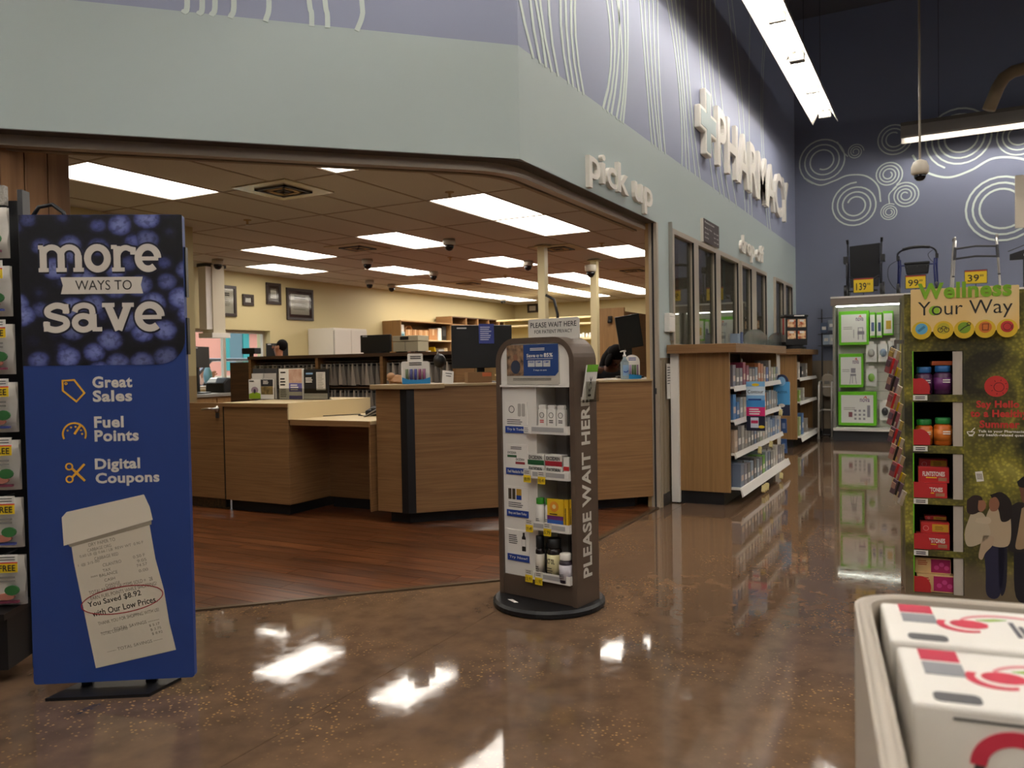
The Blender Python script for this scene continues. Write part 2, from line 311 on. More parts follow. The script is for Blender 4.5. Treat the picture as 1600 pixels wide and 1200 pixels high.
# painted swooshes on the front wall and the corner fascia
SW = [[[(4.09, 3.22), (4.15, 3.11), (4.23, 3.0)], [(4.2, 3.31), (4.24, 3.16), (4.32, 3.0)], [(4.27, 3.34), (4.34, 3.18), (4.4, 3.0)], [(4.33, 3.36), (4.39, 3.16), (4.48, 2.99)], [(4.45, 3.41), (4.48, 3.2), (4.57, 3.0)], [(4.62, 3.47), (4.64, 3.22), (4.73, 3.0)], [(4.7, 3.51), (4.72, 3.24), (4.8, 3.0)], [(4.79, 3.54), (4.79, 3.27), (4.89, 3.0)], [(4.85, 3.56), (4.86, 3.27), (4.97, 3.0)]],
 [[(5.42, 3.78), (5.49, 3.48), (5.31, 3.0)], [(5.51, 3.82), (5.56, 3.48), (5.39, 3.0)], [(5.66, 3.88), (5.64, 3.5), (5.47, 3.0)], [(5.62, 3.86), (5.71, 3.52), (5.57, 3.0)], [(5.75, 3.91), (5.78, 3.51), (5.65, 3.0)], [(5.84, 3.95), (5.83, 3.53), (5.71, 3.0)]],
 [[(6.14, 4.06), (6.25, 3.54), (6.38, 3.0)], [(6.24, 4.1), (6.32, 3.55), (6.48, 3.0)], [(6.35, 4.14), (6.41, 3.58), (6.58, 2.99)], [(6.46, 4.18), (6.5, 3.61), (6.63, 2.99)], [(6.58, 4.23), (6.6, 3.62), (6.74, 2.99)]],
 [[(6.84, 4.33), (7.16, 3.73), (7.23, 3.0)], [(6.97, 4.38), (7.23, 3.75), (7.37, 3.0)], [(7.1, 4.43), (7.3, 3.78), (7.49, 3.0)], [(7.23, 4.48), (7.4, 3.79), (7.69, 3.0)], [(7.37, 4.53), (7.51, 3.82), (7.86, 3.0)]],
 [[(7.85, 4.72), (7.97, 3.93), (8.39, 3.0)], [(8.01, 4.78), (8.09, 3.97), (8.66, 3.0)], [(8.13, 4.83), (8.3, 4.03), (8.84, 2.99)], [(8.34, 4.91), (8.44, 4.07), (9.09, 2.99)], [(8.52, 4.98), (8.71, 4.15), (9.42, 2.99)]],
 [[(9.1, 5.2), (9.57, 4.16), (9.88, 2.99)], [(9.3, 5.28), (9.8, 4.22), (10.07, 2.99)], [(10.35, 5.68), (10.16, 4.32), (10.28, 2.99)]],
 [[(11.2, 5.6), (10.9, 4.3), (11.3, 2.99)], [(11.32, 5.6), (11.02, 4.3), (11.5, 2.99)]]]
for g in SW:
    for l in g:
        (xa, za), (xb, zb), (xc, zc) = l; zc = 2.99; pts = []; sl = (xa-xb)/(za-zb)*1.3-(xb-xc)/(zb-zc)*.3
        for i in range(22):
            z = zc+(TOP-.1-zc)*i/21
            if z <= za: x = xa*(z-zb)*(z-zc)/((za-zb)*(za-zc))+xb*(z-za)*(z-zc)/((zb-za)*(zb-zc))+xc*(z-za)*(z-zb)/((zc-za)*(zc-zb))
            else: x = xa+max(-.5, min(.5, sl))*.5*math.tanh((z-za)/.5)
            pts.append((x, z))
        MB().ribbon(pts, .031, -.003, 0).build('painted_stripe', m_line, wf, loc=(0, WY, 0))
for l in [[(-1.74, 2.99), (-1.72, 3.06)], [(-1.67, 2.99), (-1.65, 3.06)], [(-1.61, 2.99), (-1.59, 3.07)], [(-1.52, 2.99), (-1.5, 3.08)], [(-1.35, 2.99), (-1.33, 3.1)], [(-1.12, 2.99), (-1.12, 3.06), (-1.13, 3.12)], [(-1.04, 2.99), (-1.04, 3.06), (-1.05, 3.13)], [(-.89, 2.99), (-.86, 3.07), (-.86, 3.15)]]:
    MB().ribbon(bez(l+[(l[-1][0]-.02, 3.5), (l[-1][0]-.15, 4.2)], 6), .026, -.003, 0).build('painted_stripe', m_line, wc)
# windows in the front wall
def window(name, xa, xb, mull):
    w = root(name, (0, WY, 0)); z0, z1 = 1.33, 2.37; fr = .045
    B('window_frame', m_alum, w, xa, xa+fr, -.03, .12, z0, z1); B('window_frame', m_alum, w, xb-fr, xb, -.03, .12, z0, z1)
    B('window_head', m_alum, w, xa+fr, xb-fr, -.03, .12, z1-fr, z1); B('window_sill', m_alum, w, xa+fr, xb-fr, -.03, .12, z0, z0+.04)
    xs_ = [xa]+[q for m_ in mull for q in m_]+[xb]
    for m_ in mull: B('mullion', m_alum, w, m_[0], m_[1], -.03, .12, z0+.04, z1-fr)
    for i in range(0, len(xs_), 2):
        l, r = xs_[i]+(fr if i == 0 else 0), xs_[i+1]-(fr if i == len(xs_)-2 else 0)
        B('window_pane', m_glass, w, l, r, .004, .01, z0+.04, z1-fr)
        B('gasket', m_gasket, w, r-.006, r, -.03, -.012, z0+.04, z1-fr)
window('window_1', 6.83, 9.4, [(7.5, 7.66), (8.33, 8.52)]); window('window_2', 9.52, 11.05, [(10.08, 10.36)]); window('window_3', 11.66, 13.12, [(12.3, 12.5)])
# far wall of the store with painted spirals
wb = struct(B('wall_back', m_back, None, 13.6, 13.75, -9.5, WY+.1, 0, TOP))
def spiral(y, z, r, turns, a0, w, cw=1, inner=.25):
    n = int(turns*26); pts = []
    for i in range(n+1):
        t = i/n; rr = r*(inner+(1-inner)*t); an = a0+cw*2*PI*turns*(t-1); pts.append((-y+rr*math.cos(an), z+rr*math.sin(an)))
    MB().ribbon(pts, w, -.003, 0).build('painted_spiral', m_line, wb, loc=(13.6, 0, 0), rot=(0, 0, R(-90)))
for y, z, r, t, a0, w, cw, inn in ((1.66, 4.33, .37, 3, -2, .02, 1, .35), (1.19, 4.41, .12, 2.6, 0, .012, -1, .25), (.65, 4.53, .26, 3, 1, .018, 1, .35), (-.22, 4.42, .46, 3.2, -2, .024, 1, .42), (.73, 4.0, .2, 3.3, -1, .018, -1, .22), (.5, 3.66, .2, 3.3, 2.6, .018, 1, .2), (.72, 3.43, .13, 3, 1, .014, -1, .25), (1.2, 3.59, .35, 3.2, 1.5, .022, -1, .32), (-.75, 3.35, .5, 3, 0, .028, 1, .48), (-.95, 4.35, .3, 3, 0, .02, 1, .3)):
    spiral(y, z, r, t, a0, w, cw, inn)
def yz(pts, w): MB().ribbon(bez([(-y, z) for y, z in pts], 10), w, -.003, 0).build('painted_spiral', m_line, wb, loc=(13.6, 0, 0), rot=(0, 0, R(-90)))
yz([(1.95, 4.1), (1.72, 3.96), (1.5, 4.0), (1.3, 4.06), (1.05, 4.02), (.88, 3.85), (.84, 3.6)], .022)
yz([(.4, 4.25), (.25, 4.0), (-.05, 3.86), (-.35, 3.92), (-.65, 4.06), (-1.0, 4.0), (-1.3, 3.8)], .03)
yz([(.62, 3.8), (.72, 3.7), (.72, 3.56)], .016); yz([(1.3, 4.35), (1.38, 4.45), (1.45, 4.6)], .014)
bk = root('baseboard_back'); B('cove_base', mat('#241f1b', .5), bk, 13.588, 13.6, -9.5, WY, 0, .11)
# rest of the shell (outside the frame)
struct(B('wall_right', m_back, None, -8, 13.6, -9.65, -9.5, 0, TOP)); struct(B('wall_behind', m_back, None, -8.15, -8, -9.5, 9.8, 0, TOP))
struct(B('wall_left', m_front, None, 1.35, 1.49, 4.6, 10.1, 0, TOP)); struct(B('wall_side', m_front, None, -8, 1.35, 9.8, 9.95, 0, TOP))
struct(B('ceiling', m_dark, None, -8.15, 18.6, -9.65, 10.1, TOP, TOP+.1))
# pharmacy room
wr = struct(MB().box(6.05, 8.2, 9.8, 10.1, 0, 2.9).box(9.86, 18.6, 9.8, 10.1, 0, 2.9).box(8.2, 9.86, 9.8, 10.1, 1.84, 2.9).box(8.2, 9.86, 9.8, 10.1, 0, .93).build('wall_rear', m_yellow))
struct(MB().box(1.49, 6.05, 7.1, 7.25, 0, 2.9).box(5.9, 6.05, 7.25, 10.1, 0, 2.9).build('wall_inner', m_yellow))
struct(B('wall_far', m_yellow, None, 18.5, 18.65, 2.25, 9.8, 0, 2.9))
struct(MB().box(5.9, 18.65, 10.1, 10.2, 2.9, TOP).box(18.6, 18.7, 1.9, 10.2, 2.9, TOP).box(13.6, 18.7, WY, WY+.16, 0, TOP).build('wall_upper', m_dark))
pc = root('ceiling_pharmacy'); ZC = 2.75; TX, TY = 1.255, .6275
LIGHTS = {(0, 0), (0, 3), (2, 0), (3, 0), (3, 3), (3, 6), (4, 8), (5, 0), (5, 3), (5, 6)} | {(i, j) for i in range(7, 11) for j in (3, 5, 8)}
CH = [(1, 1, CX+WY+.28), (0, 1, WY+.18), (-1, 0, -18.5), (0, -1, -9.8)]
for i in range(-2, 12):
    for j in range(-3, 10):
        if (i, j) in LIGHTS: continue
        x, y = 3.75+i*TX, 3.6+j*TY; g = .009
        p = clip([(x+g, y+g), (x+TX-g, y+g), (x+TX-g, y+TY-g), (x+g, y+TY-g)], CH)
        if p:
            c = (sum(q[0] for q in p)/len(p), sum(q[1] for q in p)/len(p)); k = tuple((round(q[0]-c[0], 4), round(q[1]-c[1], 4)) for q in p)
            if k not in mcache: mcache[k] = MB().prism(list(k), 0, .015, 'xy').mesh('ceiling_tile')
            link('ceiling_tile', mcache[k], m_ceil, pc, (c[0], c[1], ZC))
for i in range(-1, 13):
    x = 3.75+i*TX; lo = max(WY+.2, CX+WY+.3-x)
    if x < 18.4: B('grid_bar', m_tbar, pc, x-.011, x+.011, lo, 9.8, ZC-.004, ZC+.03)
for j in range(-2, 10):
    y = 3.6+j*TY; lo = max(1.5, CX+WY+.3-y)
    B('grid_bar', m_tbar, pc, lo, 18.5, y-.011, y+.011, ZC-.005, ZC+.029)
MB().prism(clip([(1.5, 2.3), (18.5, 2.3), (18.5, 9.8), (1.5, 9.8)], CH), ZC+.1, ZC+.12, 'xy').build('plenum', m_dark, pc)
# ------------------------------------------------------------------ lights of the pharmacy ceiling
NM = {(0, 0): 'cut off by the edge of the fascia', (0, 3): 'nearest on the left, above the blue sign', (2, 0): 'nearer of the touching pair beside the pick up lettering', (3, 0): 'farther of the touching pair beside the pick up lettering',
      (3, 3): 'single, with a dome camera at its right end near the middle', (3, 6): 'upper of the two over the framed certificates', (4, 8): 'lower of the two over the framed certificates', (5, 0): 'beside the steel jamb of the opening',
      (5, 3): 'just left of the tall cream post', (5, 6): 'with a dome camera at its right end above the wall cabinet'}
for (i, j) in sorted(LIGHTS):
    if (i, j) in NM: lb = 'lit ceiling panel '+NM[(i, j)]
    else: lb = f'{ORD[i-7]} lit panel from the left in the far row {({3: "behind the camera post", 5: "behind the cream post", 8: "along the yellow wall"})[j]}'
    t = thing('ceiling_light', lb, 'ceiling light', (3.75+(i+.5)*TX, 3.6+(j+.5)*TY, ZC), 0, 'lit panels in the pharmacy ceiling')
    hx, hy = TX/2-.012, TY/2-.012
    MB().box(-hx, hx, -hy, hy, .03, .07).box(-hx, hx, -hy, -hy+.012, 0, .03).box(-hx, hx, hy-.012, hy, 0, .03).box(-hx, -hx+.012, -hy, hy, 0, .03).box(hx-.012, hx, -hy, hy, 0, .03).build('frame', m_refl, t)
    B('diffuser', m_panel, t, -hx+.012, hx-.012, -hy+.012, hy-.012, .006, .012)
for k, (x, y, lb) in enumerate(((5.2, 4.97, 'square ceiling vent with polished rim nearest the fascia'), (9.75, 4.5, 'square ceiling vent beside the tall cream post'), (12.9, 7.8, 'small far ceiling vent above the large monitor'), (12.8, 4.55, 'far ceiling vent near the jamb of the opening'), (8.2, 6.6, 'ceiling vent at the left beyond the certificates lights'))):
    t = thing('air_vent', lb, 'vent', (x, y, ZC-.012), 0, 'square vents in the pharmacy ceiling'); s = .3
    mb = MB()
    mb.prism([(-s, -s), (s, -s), (s, s), (-s, s)], .0, .012, 'xy'); mb.build('face_frame', mat('#c9bfa0', .25, .6) if k == 0 else mat('#b7a888', .5), t)
    for q, r in enumerate((.17, .115, .06)):
        MB().box(-r, r, -r, -r+.03, -.012, 0).box(-r, r, r-.03, r, -.012, 0).box(-r, -r+.03, -r, r, -.012, 0).box(r-.03, r, -r, r, -.012, 0).build('louver', m_dgrey if q % 2 == 0 else m_tan, t)
for x, y, lb in ((7.98, 8.88, 'dome camera under the ceiling by the hanging white post'), (9.18, 7.22, 'dome camera right of the upper certificates light'), (8.3, 5.28, 'dome camera at the end of the middle ceiling light'), (10.74, 5.45, 'dome camera in front of the light left of the cream post'), (11.44, 8.96, 'left of two dome cameras close together by the yellow wall'), (12.22, 9.06, 'right of two dome cameras close together by the yellow wall'), (11.0, 7.31, 'dome camera at the end of the light above the wall cabinet'), (16.2, 8.88, 'farthest small dome camera along the yellow wall row')):
    t = thing('security_camera', lb, 'camera', (x, y, ZC-.004), 0, 'dome cameras on the pharmacy ceiling')
    MB().lathe([(.075, 0), (.08, -.03), (.075, -.065), (.06, -.07)], 16).build('housing', mat('#b9b3a6', .4), t, smooth=True)
    MB().lathe([(.058, -.065), (.054, -.1), (.036, -.13), (.01, -.14)], 16).build('dome', mat('#0b0b0d', .08), t, smooth=True)
for x, y, lb in ((6.06, 6.3, 'fire sprinkler head near the first vent'), (6.06, 3.84, 'fire sprinkler head by the nearer light of the pair'), (9.7, 3.86, 'fire sprinkler head by the jamb light'), (9.7, 6.16, 'fire sprinkler head left of the cream post light'), (12.2, 6.63, 'far fire sprinkler head over the counters')):
    t = thing('sprinkler_head', lb, 'sprinkler', (x, y, ZC), 0, 'sprinkler heads in the pharmacy ceiling')
    MB().lathe([(.04, 0), (.04, -.006), (.012, -.012), (.012, -.05)], 14).build('escutcheon', m_tan, t, smooth=True); MB().lathe([(.022, -.05), (.022, -.054)], 12).build('deflector', m_steel, t)
# ------------------------------------------------------------------ store strip lights with reflectors
def strip_light(label, x, y, z, rz, L=2.44, group='long fluorescent strips under the store ceiling', deep=True):
    t = thing('strip_light', label, 'strip light', (x, y, z), rz, group); h = L/2-.004   # local X along the tubes, z = lip height
    w, d = .165, .125
    if not deep: B('reflector', m_refl, t, -h, h, -.1, .1, d+.01, d+.075)
    else: MB().prism([(-w, 0), (-w+.004, 0), (-.07, d+.05), (.07, d+.05), (w-.004, 0), (w, 0), (w, .03), (.078, d+.075), (-.078, d+.075), (-w, .03)], -h, h, 'yz').build('reflector', mat('#a9a398', .4), t)
    B('ballast_housing', mat('#6b655c', .5), t, -h, h, -.06, .06, d+.076, d+.13)
    for s in (-1, 1):
        for q in (0, 1):
            xa = -h+.02+q*h; MB().cyl((xa, s*.045, .105), (xa+h-.04, s*.045, .105), .017, 10).build('tube', m_tube, t, smooth=True)
    for xx in (-h+.028, 0, h-.028): B('lamp_socket', mat('#5b554c', .5), t, xx-.025, xx+.025, -.08, .08, .07, .16)
    for xx in (-h*.6, h*.6): MB().cyl((xx, 0, d+.13), (xx, 0, TOP-z), .003, 6).build('hanging_cable', m_blackm, t)
    return t
for k in range(6): strip_light(('end' if k == 0 else ORD[k])+' fixture, from the far end, of the strip running above the lettering', 12.05-1.22-2.44*k, 1.44, 4.49, 0)
for k in range(3): strip_light(ORD[k]+' fixture from the left of the strip running across by the spiral wall', 13.12, .54-1.22-2.44*k, 4.36, 90)
for k in range(4): strip_light(ORD[k]+' fixture of the unseen strip added left of the view to light the corner', -.5-2.7*(k % 2), 3.3+2.6*(k//2), 4.49, 0, deep=False)  # unseen strips without deep reflectors, added to light the angled corner fascia
for r_, yy in enumerate((-1.9, -5.2)):
    for k in range(6): strip_light(f'{ORD[k]} fixture of the {("aisle", "far aisle")[r_]} strip added unseen right of the view', 11-1.22-2.6*k, yy, 4.49, 0, deep=(r_ == 0))  # unseen rows added for general light; far row open to lift the upper walls
t = thing('pendant_camera', 'dome camera hanging on a long thin pole in front of the spiral wall', 'camera', (9, .2, 3.02), 0)
MB().cyl((0, 0, .13), (0, 0, TOP-3.02), .011, 8).build('pole', mat('#8d8270', .5), t); MB().lathe([(.02, .15), (.06, .13), (.08, .08), (.08, .02), (.06, 0)], 16).build('housing', mat('#cfc6b4', .4), t, smooth=True)
MB().lathe([(.058, .01), (.052, -.03), (.03, -.055), (.008, -.06)], 16).build('dome', mat('#0b0b0d', .08), t, smooth=True)
tag(MB().path([(11.6, -.50, 4.24), (11.6, -.545, 4.36), (11.6, -.60, 4.5), (11.6, -.66, 4.6), (11.6, -.76, 4.66), (11.6, -1.0, 4.69), (11.6, -3, 4.72)], .075, 14).build('duct_pipe', mat('#8c7a5c', .6), smooth=True), 'bent tan pipe hanging below the dark store ceiling', 'pipe')
t = thing('hanging_sign', 'blank cream panel hanging at the right edge before the spiral wall', 'sign', (12.6, -1.5, 2.9), -90)
B('panel', mat('#e4dac6', .6), t, -.66, .66, 0, .03, 0, .69)
for x in (-.5, .5): MB().cyl((x, .015, .69), (x, .015, TOP-2.9), .003, 6).build('hanging_cable', m_blackm, t)
# ================================================================== PHARMACY FURNITURE
# left cabinet of the pick-up counter (front faces -X: local x = -Y)
t = thing('counter_cabinet', 'low wood cabinet with cream top beside the half door', 'cabinet', (4.92, 5.085, 0), -90)
B('toe_kick', m_blackm, t, -.37, .30, .07, 1.0, 0, .1)
B('front_panel', m_lam, t, -.365, .365, 0, .02, .1, .9, .003); B('side_panel', m_lam, t, .345, .365, .02, 1.05, .1, .8); B('side_panel', m_lam, t, -.365, -.345, .02, 1.05, .1, .9); B('back_panel', m_lam, t, -.345, .345, 1.03, 1.05, .1, .9)
B('countertop', m_cream, t, -.37, .37, -.005, 1.06, .9, .935, .004); B('splash_panel', m_cream, t, .366, .378, -.004, 1.06, .80, .935); B('edge_band', m_lam, t, -.37, .37, -.012, -.005, .9, .93)
# lowered writing counter
t = thing('writing_counter', 'lowered cream writing shelf over the open knee space', 'counter', (4.94, 4.37, 0), -90)
B('worktop', m_cream, t, -.335, .475, 0, .9, .77, .8, .003); B('edge_band', m_lam, t, -.335, .475, -.012, 0, .755, .8); B('back_panel', m_lam, t, -.335, .475, .46, .48, .1, .77); B('toe_kick', m_blackm, t, -.335, .475, .5, .55, 0, .1); B('side_panel', m_lam, t, .46, .475, .0, .46, .1, .77)
# tall counter with the 45 degree front
t = thing('pickup_counter', 'tall wood pick up counter with black corner post and angled front', 'counter')
def wpoly(poly, z0, z1, name, m, bev=0): return MB().prism(poly, z0, z1, 'xy').build(name, m, t, bevel=bev)
wpoly([(5.1, 3.83), (5.1, 3.65), (6.45, 2.3), (6.45, 2.98), (5.78, 3.7), (5.62, 3.83)], 0, .1, 'toe_kick', m_blackm)
B('end_panel', m_lam, t, 5.0, 5.02, 3.64, 3.88, .1, 1.045); B('side_panel', m_lam, t, 5.02, 5.62, 3.86, 3.88, .1, 1.045)
D0 = (5.0, 3.58, 0)
def DP(s, d, z=0): return (5.0+.7071*(s+d), 3.58+.7071*(d-s), z)
MB().box(.03, 2.04, 0, .02, .1, 1.06).build('front_panel', m_lam, t, loc=D0, rot=(0, 0, R(-45)))
wpoly([(4.985, 3.64), (4.985, 3.58), (5.028, 3.54), (5.06, 3.575), (5.06, 3.64)], .1, 1.045, 'corner_post', m_black)
wpoly([(5.02, 3.86), (5.02, 3.62), (6.44, 2.2), (6.45, 2.98), (5.62, 3.84), (5.62, 3.86)], 1.03, 1.06, 'subtop', m_lamd)
wpoly([(4.955, 3.905), (4.955, 3.57), (5.17, 3.355), (5.62, 3.80), (5.62, 3.905)], 1.045, 1.08, 'countertop', mat('#a48b63', .45), .004)
MB().box(.27, 2.04, -.015, .5, 1.06, 1.075).build('countertop', mat('#b29a72', .45), t, loc=D0, rot=(0, 0, R(-45)))
wpoly([(6.45, 2.275), (7.35, 2.275), (7.35, 2.75), (6.45, 2.75)], 1.05, 1.074, 'countertop', mat('#b29a72', .45)); wpoly([(6.5, 2.3), (7.33, 2.3), (7.33, 2.72), (6.5, 2.72)], 0, 1.05, 'return_cabinet', m_lamd)
# half door with lever handle
t = thing('half_door', 'wood half door with a metal lever handle at the left of the counter', 'door', (4.93, 5.7, 0), -90)
B('leaf', m_lam, t, -.5, .225, 0, .04, .1, .93, .003); B('black_edge', m_black, t, .226, .238, 0, .04, .03, .93); B('kick_plate', grain('mesh_kick', '#2c241a', '#5a4a30', ns=40), t, -.5, .225, .05, .06, 0, .1)
h_ = MB().lathe([(.028, 0), (.028, .012), (.012, .016), (.012, .05)], 14); h_.xf(Matrix.Rotation(R(90), 4, 'X')).build('handle_rose', m_steel, t, loc=(.16, 0, .88), smooth=True)
MB().path([(.16, -.05, .88), (.1, -.055, .882), (.03, -.055, .876)], [.011, .011, .008], 10).build('handle_lever', m_steel, t, smooth=True); MB().box(.14, .18, -.004, 0, .80, .845).build('lock_plate', m_dgrey, t)
# pull-out tag: shelf of hanging prescription bags (front faces -X)
t = thing('bag_rack', 'long dark wood rack of hanging prescription bags behind the counter', 'shelf', (7.0, 5.85, 0), -90)
for x in (-1.45, -.41, .5, 1.43): B('divider', m_lam, t, x-.02, x+.02, 0, .38, 0, 1.33)
B('top_board', m_lamd, t, -1.47, 1.45, -.015, .42, 1.33, 1.365); B('back_panel', m_lamd, t, -1.45, 1.45, .37, .385, 0, 1.33)
for z in (.70, 1.0): B('shelf_board', m_lamd, t, -1.43, 1.41, .0, .37, z-.012, z)
for z in (.972, 1.285): MB().cyl((-1.43, .1, z), (1.41, .1, z), .008, 8).build('hanging_rod', m_steel, t)
MB().box(-1.8, -1.48, .02, .4, 0, 1.3).build('end_cupboard', m_lamd, t)
m_bag = mat('#a09a92', .2, name='bag_plastic', alpha=.7); m_bag2 = mat('#c2b8ab', .3, name='bag_paper', alpha=.85)
def bagmesh(r):
    w, d, h = .032, .2, r.uniform(.22, .245)
    return MB().add([(-.004, 0, 0), (.004, 0, 0), (w*.6, .005, -h*.5), (w, .02, -h), (-w, .02, -h), (-w*.6, .005, -h*.5), (-.004, d, 0), (.004, d, 0), (w*.6, d, -h*.5), (w, d-.02, -h), (-w, d-.02, -h), (-w*.6, d, -h*.5)],
        [(0, 1, 2, 5), (5, 2, 3, 4), (6, 11, 8, 7), (11, 10, 9, 8), (0, 5, 11, 6), (5, 4, 10, 11), (1, 7, 8, 2), (2, 8, 9, 3), (0, 6, 7, 1), (4, 3, 9, 10)]).mesh('bag')
rb = random.Random(5); BM = [bagmesh(rb) for _ in range(4)]
hk = MB().path([(0, .1, .016), (0, .1, .004), (0, .1, -.02)], .004, 6).box(-.008, .008, .02, .18, -.03, -.012).mesh('hanger')
for row, (z, bays) in enumerate(((1.28, (0, 1, 2)), (.985, (0, 1)))):
    for b_ in bays:
        xa, xb = ((-1.4, -.45), (-.37, .46), (.54, 1.38))[b_]; n = (14, 13, 11)[b_]
        for k in range(n):
            x = xa+(k+.5)*(xb-xa)/n+rb.uniform(-.01, .01)
            bt = thing('prescription_bag', f'{ORD[k]} hanging bag from the left in the {("upper", "lower")[row]} row, {("left", "middle", "right")[b_]} bay of the bag rack', 'bag', (7.0, 5.85-x, z-.02), -90, 'clear prescription bags hanging on the rack')
            link('bag', BM[k % 4], (m_bag, m_bag2, m_bag)[k % 3], bt, (0, 0, 0)); link('hanger', hk, m_black, bt)
# window desk, wall cabinets
t = thing('window_desk', 'wood desk below the drive up window', 'desk', (7.9, 9.3, 0), 0)
B('worktop', m_grey, t, -1.8, 1.9, -.35, .48, .84, .88, .004); B('front_panel', m_tan, t, -1.8, 1.9, -.3, -.28, .05, .84)
for k in range(4): 
    d = B('drawer', m_lamv, t, -1.6+k*.85, -.8+k*.85, -.32, -.3, .62, .82); B('pull', m_dgrey, d, -1.28+k*.85, -1.12+k*.85, -.335, -.32, .74, .76)
t = thing('steel_cabinet', 'white two-door steel cabinet against the yellow wall', 'cabinet', (11.2, 9.2, 0), 0)
B('body', mat('#d9d4c8', .4), t, -.45, .45, .02, .59, .02, 1.9, .006)
for s in (-1, 1): d = B('door', mat('#d2cdc2', .4), t, min(0, s*.44)+.003, max(0, s*.44)-.003, 0, .02, .05, 1.87, .004); B('handle', m_dgrey, d, s*.05-.01, s*.05+.01, -.015, 0, .95, 1.1)
B('hinge_strip', m_grey, t, -.45, -.445, .01, .02, .05, 1.85)
t = thing('wall_shelf', 'open wood wall shelf holding boxes under the yellow wall', 'shelf', (13.8, 9.35, 1.3), 0)
B('side_panel', m_lamv, t, -.92, -.9, 0, .44, 0, .8); B('side_panel', m_lamv, t, .9, .92, 0, .44, 0, .8); B('back_panel', m_lam, t, -.9, .9, .42, .44, 0, .8)
B('top_board', m_lamv, t, -.92, .92, -.01, .44, .8, .82); B('shelf_board', m_cream, t, -.9, .9, -.01, .42, .425, .45); B('shelf_board', m_lam, t, -.9, .9, 0, .42, 0, .02)
m_card = mat('#c08f5c', .7); m_card2 = mat('#b07d4c', .7)
def carton(x, y, z, w, d, h, m, label, tape=True, lid=None, group='boxes on the wall shelf', name='carton', rz=0, cat='box'):
    c = thing(name, label, cat, (x, y, z), rz, group); MB().box(-w/2, w/2, 0, d, 0, h).build('body', m, c, bevel=.003)
    if tape: MB().box(-w*.1, w*.1, -.0015, 0, h*.45, h).build('tape', mat('#d8b88c', .4), c)
    else: MB().box(-w*.38, w*.38, -.0015, 0, h*.3, h*.75).build('label_panel', m_paper if lid is None else lid, c)
    return c
SX, SY = 13.8, 9.42
carton(SX-.78, SY, 1.751, .13, .2, .14, m_white, 'small white box on top of a blue one at the left of the upper shelf', False, mat('#d8d8d0', .5)).location.z = 1.901
carton(SX-.78, SY, 1.751, .17, .22, .148, mat('#b9d2d6', .5), 'pale blue box at the left of the upper wall shelf', False, mat('#3f7f92', .5))
oc = carton(SX-.55, SY, 1.751, .22, .25, .2, m_card, 'open cardboard carton with raised flaps on the upper wall shelf')
MB().obox((-.08, .1, .235), (.004, .2, .09), (0, R(35), 0)).build('flap', m_card, oc); MB().obox((.09, .1, .24), (.004, .2, .1), (0, R(-40), 0)).build('flap', m_card, oc)
for k, (x, w, h) in enumerate(((-.33, .19, .2), (-.13, .18, .2), (.06, .17, .2))): carton(SX+x, SY, 1.751, w, .25, h, (m_card2, m_card, m_card)[k], f'closed cardboard carton, {ORD[k]} right of the open one')
carton(SX+.32, SY, 1.751, .3, .3, .23, m_card2, 'large cardboard carton near the right end of the upper wall shelf'); carton(SX+.57, SY, 1.751, .13, .25, .26, m_white, 'white binder box right of the large carton', False); carton(SX+.74, SY, 1.751, .16, .28, .3, m_black, 'black box at the right end of the upper wall shelf', False, m_dgrey)
carton(SX-.2, SY, 1.321, .2, .25, .26, mat('#c9a27e', .7), 'pinkish cardboard box on the lower wall shelf'); carton(SX+.02, SY, 1.321, .17, .25, .28, m_card2, 'brown carton beside the white jar on the lower wall shelf')
tag(MB().lathe([(.05, 0), (.055, .01), (.055, .17), (.045, .18), (.05, .185), (.05, .21)], 14).build('jar', m_white, loc=(SX+.2, SY+.05, 1.321), smooth=True), 'white plastic jar on the lower wall shelf', 'jar')
yb = MB().obox((0, .1, .14), (.03, .2, .29), (0, R(-14), 0)).build('binder', m_yel, loc=(SX+.4, SY, 1.325)); tag(yb, 'leaning yellow binder on the lower wall shelf', 'binder')
carton(SX+.62, SY, 1.321, .22, .26, .24, mat('#a9a7a2', .5), 'grey printed box on the lower wall shelf', False, mat('#6b6b74', .5)); carton(SX+.8, SY, 1.321, .12, .26, .27, m_cream, 'cream box at the right end of the lower wall shelf', False, m_cream)
# far cubby case and pharmacy shelving
t = thing('cubby_case', 'dark wood case of pigeonholes in the far corner', 'shelf', (16.1, 9.35, 1.2), 0)
MB().box(-1.35, 1.35, .38, .4, 0, 1.08).box(-1.35, 1.35, 0, .38, 1.06, 1.08).build('carcass', m_lamd, t); B('end_panel', m_lam, t, -1.37, -1.35, -.01, .4, 0, 1.08)
for x in (-.75, -.25, .25, .75, 1.3): B('divider', m_lam, t, x-.02, x+.02, .0, .38, .0, 1.06)
for z in (.3, .6, .9): B('shelf_board', m_lam, t, -1.35, 1.35, 0, .38, z-.015, z+.015)
t = thing('pharmacy_shelving', 'cream metal shelving with lit top boards at the far end', 'shelf', (15.8, 7.5, 0), -90)
for z in (.5, 1.0, 1.4, 1.76, 2.08, 2.22): B('shelf_board', mat('#e2d3a4', .5), t, -1.4, 1.25, 0 if z < 2.2 else .1, .5, z-.035, z)
for x in (-1.4, -.5, .4, 1.23): B('upright', mat('#b9a878', .5), t, x, x+.03, .45, .5, 0, 2.22)
B('back_panel', mat('#c6b784', .6), t, -1.4, 1.25, .5, .515, 0, 2.2)
